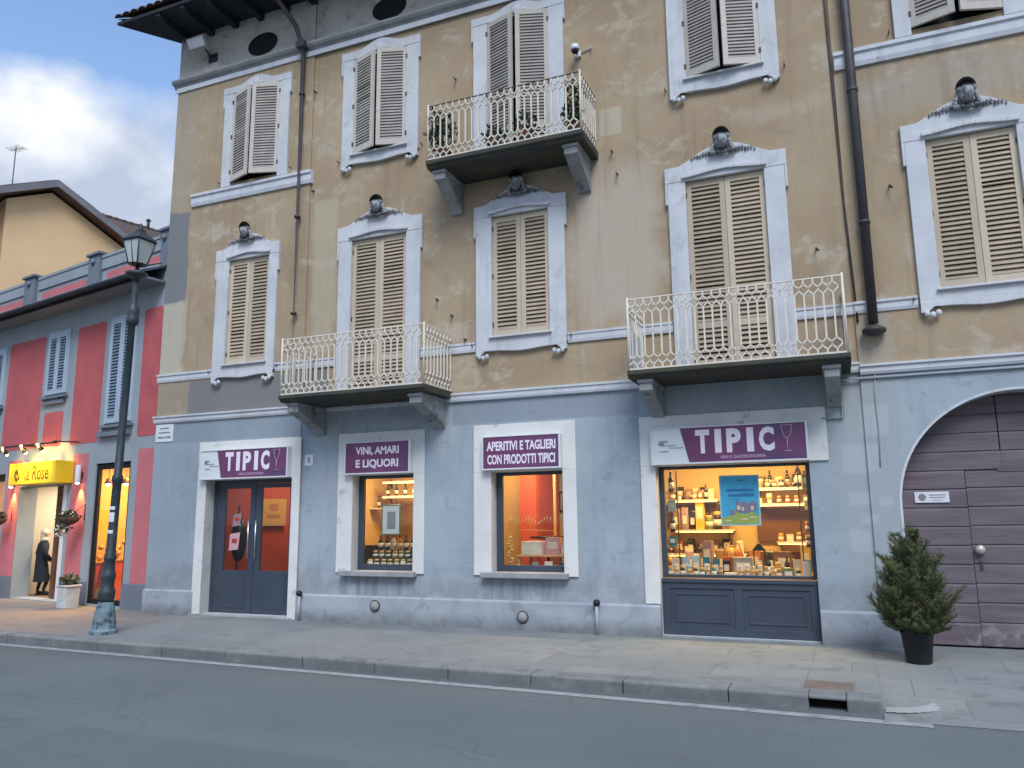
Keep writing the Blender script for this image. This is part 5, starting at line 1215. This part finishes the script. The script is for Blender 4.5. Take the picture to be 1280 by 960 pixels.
ORD = ['first', 'second', 'third', 'fourth', 'fifth', 'sixth', 'seventh', 'eighth', 'ninth', 'tenth', 'eleventh', 'twelfth', 'thirteenth', 'fourteenth', 'fifteenth', 'sixteenth', 'seventeenth', 'eighteenth', 'nineteenth', 'twentieth']
def row(items, x0, x1, y, z, where, group, jit=.012):
    """items: (kind, colour, width, height); spread along x0..x1, labelled by look and place"""
    n = len(items); tot = sum(i[2] for i in items); gap = (x1-x0-tot)/max(1, n-1) if n > 1 else 0; x = x0; cnt = {}
    for k, c, w, h in items: cnt[(k, c)] = cnt.get((k, c), 0)+1
    seen = {}
    for i, (k, c, w, h) in enumerate(items):
        o = bpy.data.objects.new(NAME[k], good_mesh(k, c, w, h)); COL.objects.link(o)
        o.location = (x+w/2 if n > 1 else (x0+x1)/2, y+rnd.uniform(-jit, jit), z); o.rotation_euler = (0, 0, rnd.uniform(-.2, .2)); x += w+gap
        seen[(k, c)] = seen.get((k, c), 0)+1; nm = NAME[k].replace('_', ' ')
        if cnt[(k, c)] == 1: lb = f'{c} {nm} {where}'
        else: lb = f'{ORD[seen[(k, c)]-1]} {c} {nm} from left {where}'
        tag(o, lb, nm, group)
def shelf(x0, x1, y0, y1, z, label, led=True, th=.028, m=M_CREAMD):
    t = thing('wall_shelf', label, 'shelf', ((x0+x1)/2, y1, z-th), 0, 'lit shelves in the shop windows'); w = (x1-x0)/2; d = y1-y0
    g = MB(); g.box(-w, w, -d, 0, 0, th-.0005); g.build('board', m, t, bevel=.003)
    g = MB()
    for sx in (-w*.8, w*.8): g.prism([(-.001, -.002), (-d*.7, -.002), (-.001, -.12)], sx-.008, sx+.008, axis='x')
    g.build('bracket', M_BROWNF, t)
    if led: g = MB(); g.box(-w+.02, w-.02, -d-.004, -d+.012, -.014, -.001); g.build('light_strip', M_LED, t)
# large display window: px of the photograph only guided these real sizes
def X4(x, y): return x*(1+y/11.04)
YB = 1.72; YA = 1.93
def zz(z, y): return 1.592+(z-1.592)*(1+y/11.04)
GW = 'goods in the large display window'
sh = [(-2.25, -1.55, 1.84, 'upper left lit shelf in the large display window'), (-1.08, -.35, 1.98, 'upper right lit shelf in the large display window'), (-1.08, -.35, 1.77, 'second right lit shelf in the large display window'),
      (-2.22, -1.36, 1.43, 'middle left lit shelf in the large display window'), (-2.36, -1.22, 1.11, 'lower left lit shelf in the large display window'), (-.82, -.36, 1.27, 'lower right shelf in the large display window')]
for a, b, z, lb in sh: shelf(X4(a, YB), X4(b, YB), YB-.02, YA, zz(z, YB), lb, True)
def r4(items, a, b, z, where, y=YB+.07): row([(k, c, w*1.1, h*1.4) for k, c, w, h in items], X4(a, y), X4(b, y), y, zz(z, YB)+.001, where, GW)
r4([('jar', 'brown', .08, .10), ('cup', 'white', .09, .10), ('ham', 'brown', .12, .07), ('jar', 'amber', .07, .10), ('bag', 'brown', .09, .11), ('bottle', 'dark brown', .05, .17), ('packet', 'cream', .08, .12)], -2.2, -1.6, 1.84, 'on upper left shelf of the big window')
r4([('cup', 'gold', .07, .07), ('jar', 'olive', .07, .09), ('jar', 'brown', .07, .08), ('jar', 'dark brown', .07, .10), ('ham', 'brown', .10, .07), ('bottle', 'dark brown', .09, .27), ('jar', 'amber', .06, .08)], -1.02, -.38, 1.98, 'on upper right shelf of the big window')
r4([('packet', 'cream', .08, .06), ('cup', 'white', .09, .11), ('jar', 'red', .06, .08), ('jar', 'red', .06, .08), ('jar', 'red', .06, .08), ('packet', 'brown', .07, .09)], -1.05, -.40, 1.77, 'on second right shelf of the big window')
r4([('bag', 'brown', .12, .24), ('bag', 'mauve', .11, .26), ('bag', 'dark brown', .10, .22), ('box', 'yellow', .12, .34), ('jar', 'olive', .11, .16), ('jar', 'dark brown', .11, .20), ('packet', 'brown', .10, .18)], -2.18, -1.42, 1.43, 'on middle left shelf of the big window')
r4([('ham', 'dark brown', .12, .08), ('ham', 'brown', .12, .08), ('box', 'cream', .12, .08), ('ham', 'dark brown', .12, .08), ('box', 'yellow', .10, .09), ('ham', 'dark brown', .13, .08), ('cup', 'gold', .08, .09), ('packet', 'cream', .09, .12)], -2.33, -1.25, 1.11, 'on lower left shelf of the big window')
r4([('jar', 'amber', .07, .09), ('packet', 'cream', .09, .08), ('jar', 'brown', .08, .10), ('packet', 'cream', .09, .07)], -.80, -.38, 1.27, 'on lower right shelf of the big window')
g = MB(); g.box(X4(-1.06, 1.9), X4(-.36, 1.9), 1.90, 1.94, 1.22, 1.72); g.box(X4(-2.3, 1.9), X4(-1.5, 1.9), 1.90, 1.94, 1.46, 1.80); g.box(X4(-2.35, 1.9), X4(-.36, 1.9), 1.90, 1.94, .77, 1.06); tag(g.build('back_board', M_BROWNF), 'brown wooden boards fixed behind the shelves of the big display window', 'board')
r4([('bag', 'brown', .10, .13), ('packet', 'dark brown', .09, .15), ('bag', 'brown', .11, .12), ('box', 'cream', .08, .13), ('bag', 'dark brown', .10, .14), ('packet', 'mauve', .09, .13)], -2.2, -1.6, 1.84, 'at back of upper left shelf in big window', YB+.15)
r4([('box', 'brown', .10, .13), ('bottle', 'dark green', .06, .19), ('bag', 'cream', .10, .12), ('bottle', 'dark brown', .06, .19), ('box', 'dark brown', .09, .14), ('bottle', 'dark green', .06, .18)], -1.02, -.40, 1.98, 'at back of upper right shelf in big window', YB+.15)
r4([('box', 'dark brown', .11, .20), ('bag', 'brown', .12, .22), ('box', 'orange', .10, .17), ('bag', 'dark brown', .12, .20), ('box', 'brown', .11, .19), ('bag', 'brown', .11, .18)], -2.2, -1.42, 1.43, 'at back of middle left shelf in big window', YB+.15)
r4([('bag', 'brown', .12, .15), ('box', 'orange', .12, .14), ('bag', 'dark brown', .12, .16), ('box', 'amber', .10, .14), ('bag', 'brown', .12, .15), ('box', 'dark brown', .12, .16), ('bag', 'cream', .10, .14)], -2.33, -1.25, 1.11, 'at back of lower left shelf in big window', YB+.15)
# window deck, two staggered rows and the taller pieces
def deck(items, a, b, y, where): row([(k, c, w, h*(1.35 if h < .2 else 1.1)) for k, c, w, h in items], X4(a, y), X4(b, y), y, .768, where, GW, .02)
deck([('box', 'mauve', .14, .44), ('basket', 'orange', .30, .40), ('lantern', 'black', .15, .42), ('box', 'brown', .22, .30), ('box', 'yellow', .13, .38)], -1.78, -.42, 1.05, 'standing at the back of the big window deck')
deck([('packet', 'white', .11, .22), ('packet', 'pale blue', .11, .24), ('packet', 'pale blue', .10, .26), ('packet', 'teal', .10, .24), ('packet', 'teal', .10, .22), ('box', 'black', .10, .20), ('box', 'grey', .26, .24), ('jar', 'olive', .09, .14), ('bottle', 'dark green', .075, .28), ('jar', 'amber', .09, .15), ('bottle', 'dark brown', .075, .27), ('packet', 'cream', .10, .22), ('packet', 'pale blue', .09, .22)], -2.22, -.42, .68, 'in the middle row of the big window deck')
deck([('basket', 'brown', .22, .24), ('bag', 'mauve', .13, .30), ('box', 'brown', .16, .26), ('bag', 'brown', .14, .32), ('basket', 'orange', .20, .26), ('box', 'orange', .15, .30), ('bag', 'dark brown', .14, .30), ('basket', 'brown', .2, .24), ('bag', 'cream', .12, .28)], -2.3, -.42, 1.36, 'at the far back of the big window deck')
deck([('jar', 'grey', .07, .11), ('cup', 'white', .07, .13), ('jar', 'dark green', .07, .12), ('cup', 'pale blue', .07, .12), ('jar', 'dark green', .07, .11), ('jar', 'olive', .07, .10), ('cup', 'white', .06, .13), ('jar', 'teal', .07, .12), ('cup', 'grey', .07, .11), ('box', 'white', .16, .05), ('cup', 'white', .07, .12), ('cup', 'white', .07, .13), ('cup', 'cream', .06, .12), ('cup', 'white', .07, .13), ('jar', 'grey', .06, .12), ('cup', 'cream', .06, .12), ('jar', 'brown', .07, .10), ('box', 'olive', .14, .10), ('jar', 'black', .07, .10), ('packet', 'white', .09, .17)], -2.28, -.44, .40, 'in the front row of the big window deck')
# left and right stacks on narrow side racks
for side, xx, lb in ((0, -2.18, 'narrow side rack at the left edge of the big window'), (1, -.42, 'narrow side rack at the right edge of the big window')):
    y = .60; t = thing('side_rack', lb, 'rack', (X4(xx, y), y, .768), 0, 'side racks of the large display window')
    g = MB()
    for sx in (-.09, .09): g.box(sx-.008, sx+.008, -.07, -.055, 0, 1.5)
    g.build('upright', M_BROWNF, t)
    for z in (.42, .62, .92, 1.20): g = MB(); g.box(-.0815, .0815, -.08, .08, z-.012, z); g.build('tray', M_WOODIN, t)
    its = [[('box', 'teal', .10, .14)], [('bottle', 'black', .075, .27)], [('box', 'pale blue', .11, .16)], [('bottle', 'dark brown', .085, .30)]] if side == 0 else [[('jar', 'dark green', .09, .15)], [('jar', 'red', .09, .14)], [('cup', 'white', .08, .12)], [('box', 'grey', .09, .20)]]
    for z, it in zip((.42, .62, .92, 1.20), its): row(it, X4(xx, y)-.05, X4(xx, y)+.05, y-.02, .768+z+.001, 'on the '+('left' if side == 0 else 'right')+' side rack of the big window', GW, .0)
# poster hung inside the big window
M_PB, M_PD, M_PG, M_PP, M_PE = (cl(a, b, .5) for a, b in (('poster_blue', (.05, .36, .55)), ('poster_ink', (.02, .15, .30)), ('poster_meadow', (.30, .38, .08)), ('poster_mauve', (.20, .17, .25)), ('poster_edge', (.30, .50, .55))))
t = thing('poster', 'bright blue poster with a village and meadow hanging in the large display window', 'poster', (-1.285, .175, 1.48))
g = MB(); g.box(-.265, .265, .0, .004, 0, .685); g.build('sheet', M_PE, t)
g = MB(); g.box(-.245, .245, -.002, -.0005, .02, .665); g.build('sky_print', M_PB, t)
g = MB(); g.prism([(-.243, .022), (.243, .022), (.243, .13), (.16, .19), (.05, .15), (-.06, .2), (-.15, .13), (-.243, .11)], -.0035, -.0025); g.build('meadow_print', M_PG, t)
g = MB(); g.prism([(-.06, .19), (.0, .17), (.22, .2), (.22, .30), (.17, .34), (.12, .30), (.05, .33), (.0, .29), (-.02, .33), (-.06, .33)], -.005, -.0037); g.prism([(-.14, .13), (-.07, .15), (-.07, .20), (-.11, .23), (-.14, .2)], -.005, -.0037); g.box(.06, .12, -.0065, -.0052, .17, .24); g.build('village_print', M_PP, t)
g = MB()
for a, b, z, h in ((-.04, .0, .21, .06), (.02, .05, .2, .05), (.14, .18, .21, .05), (-.2, -.12, .06, .02), (.0, .09, .08, .018), (.12, .2, .1, .02)): g.box(a, b, -.0072, -.0066, z, z+h)
g.build('house_print', GM['cream'], t)
g = MB()
for a, b, z, h in ((-.17, .19, .46, .035), (-.15, .19, .39, .035), (-.03, .06, .60, .02), (.0, .19, .43, .010), (-.13, .0, .355, .010)): g.box(a, b, -.0035, -.0025, z, z+h)
g.build('lettering', M_PD, t)
# window under the VINI sign
def X2(x, y): return x*(1+y/11.04)
G2 = 'goods in the VINI window'
for a, b, z, lb in ((-6.85, -6.2, 2.22, 'top lit shelf behind the VINI sign window'), (-6.85, -6.2, 1.99, 'second lit shelf behind the VINI sign window'), (-7.4, -6.85, 1.80, 'left wooden shelf behind the VINI sign window')):
    shelf(X2(a, 1.9), X2(b, 1.9), 1.85, 2.1, zz(z, 1.9), lb, a > -7)
def r2(items, a, b, y, z, where): row(items, X2(a, y), X2(b, y), y, z, where, G2)
r2([('bottle', 'dark green', .07, .22), ('bottle', 'dark brown', .07, .22), ('bottle', 'dark green', .07, .22), ('bottle', 'amber', .07, .22)], -6.8, -6.25, 1.95, zz(1.99, 1.9)+.001, 'on the second shelf of the VINI window')
r2([('jar', 'amber', .08, .14), ('jar', 'orange', .08, .15), ('bottle', 'dark brown', .07, .24)], -7.35, -6.9, 1.95, zz(1.80, 1.9)+.001, 'on the left shelf of the VINI window')
for a, y, z, lb in ((.0, .52, 1.10, 'top step of the bottle stand in the VINI window'), (.0, .42, .97, 'middle step of the bottle stand in the VINI window')):
    pass
t = thing('stepped_stand', 'stepped dark stand for small bottles at the foot of the VINI sign window', 'display stand', (-6.95, .30, .792))
g = MB()
for i in range(3): g.box(-.44, .46, .0+.16*i, .16*(i+1)-.0005, 0, .06+.13*i)
g.build('steps', M_NAVY, t, bevel=.004)
for i in range(3):
    cs = [['white', 'dark green', 'olive', 'dark green', 'olive', 'white', 'dark green'], ['dark green', 'olive', 'dark green', 'amber', 'olive', 'dark green', 'olive'], ['dark green', 'dark green', 'white', 'amber', 'dark brown', 'dark green', 'dark brown']][i]
    row([('bottle' if i == 2 else 'jar', c, .085, .24 if i == 2 else .115) for c in cs], -7.36, -6.52, .38+.16*i, .792+.061+.13*i, 'on the '+('bottom', 'middle', 'top')[i]+' step in the VINI window', G2)
t = thing('menu_board', 'white framed notice board standing in the middle of the VINI sign window', 'sign', (-6.86, .262, 1.36))
g = MB(); g.box(-.18, .18, 0, .02, 0, .50); g.build('frame', GM['olive'], t, bevel=.004); g = MB(); g.box(-.155, .155, -.004, -.0005, .025, .475); g.build('sheet', M_WHITE, t)
g = MB(); g.box(-.07, .09, -.006, -.0045, .10, .38); g.build('picture', GM['grey'], t); g = MB(); g.tube([(-.1, .01, .5), (0, .01, .94)], .003, 4); g.tube([(.1, .01, .5), (0, .01, .94)], .003, 4); g.build('cord', GM['black'], t)
t = thing('wine_crate', 'dark crate at the left side of the VINI sign window', 'crate', (-7.72, 1.1, .792)); g = MB(); g.box(-.2, .2, -.15, .15, 0, .38); g.build('crate_box', GM['black'], t, bevel=.004)
g = MB()
for z in (.05, .17, .29): g.box(-.205, .205, -.158, -.1505, z, z+.07)
g.build('slats', GM['dark brown'], t)
# window under the APERITIVI sign
G3 = 'goods in the APERITIVI window'
t = thing('side_table', 'low table with white paper boxes in the APERITIVI sign window', 'table', (-4.30, .75, .80)); g = MB(); g.box(-.42, .50, -.3, .3, .22, .25); g.build('tabletop', M_WOODIN, t, bevel=.004)
for sx in (-.38, .46):
    for sy in (-.26, .26): g = MB(); g.box(sx-.02, sx+.02, sy-.02, sy+.02, 0, .2195); g.build('leg', M_WOODIN, t)
row([('box', 'white', .34, .20), ('box', 'pink', .22, .26), ('box', 'white', .20, .14)], -4.68, -3.84, .72, 1.051, 'on the table in the APERITIVI window', G3)
row([('jar', 'black', .07, .10), ('cup', 'white', .06, .09), ('jar', 'black', .07, .11), ('jar', 'brown', .07, .09), ('cup', 'cream', .06, .09), ('packet', 'grey', .10, .15), ('cup', 'white', .06, .08), ('packet', 'white', .12, .16), ('jar', 'dark green', .06, .10), ('bottle', 'dark green', .06, .22), ('cup', 'white', .06, .09)], -4.86, -3.84, .36, .803, 'along the foot of the APERITIVI window', G3)
t = thing('framed_picture', 'dark framed picture with a red figure on the back wall behind the APERITIVI window', 'picture', (-4.70, 2.985, 1.72)); g = MB(); g.box(-.19, .19, -.03, -.001, 0, .38); g.build('frame', GM['black'], t, bevel=.004); g = MB(); g.box(-.15, .15, -.034, -.0305, .04, .34); g.build('print', GM['mauve'], t); g = MB(); g.prism([(-.05, .06), (.08, .06), (.1, .2), (.03, .3), (-.06, .22)], -.036, -.0345); g.build('figure_print', GM['red'], t)
t = thing('bar_table', 'small dark round bar table inside behind the APERITIVI window', 'table', (-4.55, 1.45, .80)); g = MB(); g.lathe([(.30, .48), (.31, .49), (.31, .515), (.30, .52)], 20); g.build('tabletop', GM['dark brown'], t); g = MB(); g.lathe([(.18, 0), (.17, .02), (.03, .04), (.03, .479)], 14); g.build('pedestal', GM['black'], t)
g = MB()                                                      # gilded vine ornament on the glass
for k in range(14):
    a = k*.62; g.tube([(-4.72+.05*k, .19, 1.52+.05*math.sin(a)), (-4.72+.05*k+.03, .19, 1.60+.04*math.cos(a*1.7))], .006, 4)
g.tube([(-4.75, .19, 1.42), (-4.4, .19, 1.44), (-4.0, .19, 1.42)], .004, 4)
tag(g.build('window_decal', GM['gold']), 'gilded scrolling ornament on the glass of the APERITIVI window', 'decal')
g = MB()
for k in range(9): g.tube([(-4.77+.03*math.sin(k*2.1), .30, .92+.045*k), (-4.74+.04*math.cos(k*1.3), .29, .98+.045*k)], .008, 5); g.ell((-4.75+.04*math.sin(k*1.9), .29, .95+.045*k), (.02, .016, .02), 8, 6)
g.tube([(-4.75, .30, .805), (-4.75, .30, 1.35)], .006, 5); g.lathe([(.05, 0), (.05, .02)], 12, (-4.75, .30, .803))
tag(g.build('golden_branch', GM['gold']), 'golden ornamental branch at the left of the APERITIVI window', 'ornament')
# inside the entrance
for i, (x, y, z, w, h, c, lb) in enumerate(((-10.02, .172, 1.10, .24, .32, 'pink', 'pale pink notice taped low on the left door glass'), (-9.98, .170, 1.52, .20, .24, 'mauve', 'mauve notice on the left door glass above the pink one'))):
    t = thing('door_notice', lb, 'notice', (x, y, z), 0, 'notices on the entrance door'); g = MB(); g.prism([(-w/2, 0), (w/2-.03, .02), (w/2, h), (-w/2+.02, h-.03)], 0, .003); g.build('sheet', GM[c], t); g = MB(); g.box(-w*.25, w*.25, -.002, -.0005, h*.4, h*.65); g.build('print', GM['red'], t)
t = thing('coat_stand', 'dark coat stand with hanging coats inside the left door pane', 'coat stand', (-10.34, .62, 0)); g = MB(); g.tube([(0, 0, 0), (0, 0, 1.9)], .02, 8); g.lathe([(.2, 0), (.2, .03)], 14); g.build('pole', GM['black'], t); g = MB(); g.ell((.02, 0, 1.35), (.17, .12, .48), 14, 10, 0, lambda d: 1-.3*max(0, d.z)); g.build('coat', GM['black'], t)
t = thing('menu_sign', 'amber menu panel on the red wall inside the right door pane', 'sign', (-10.26, 1.50, 1.42), R(54)); g = MB(); g.box(-.23, .23, -.03, -.0, .1, .62); g.build('panel', surf('amber_notice', (.62, .36, .08), .7, .1), t); g = MB(); g.box(-.13, .11, -.036, -.0305, .26, .32); g.box(-.09, .07, -.036, -.0305, .40, .52); g.build('print', GM['orange'], t)  # amber is the panel's own colour, no lamp behind it
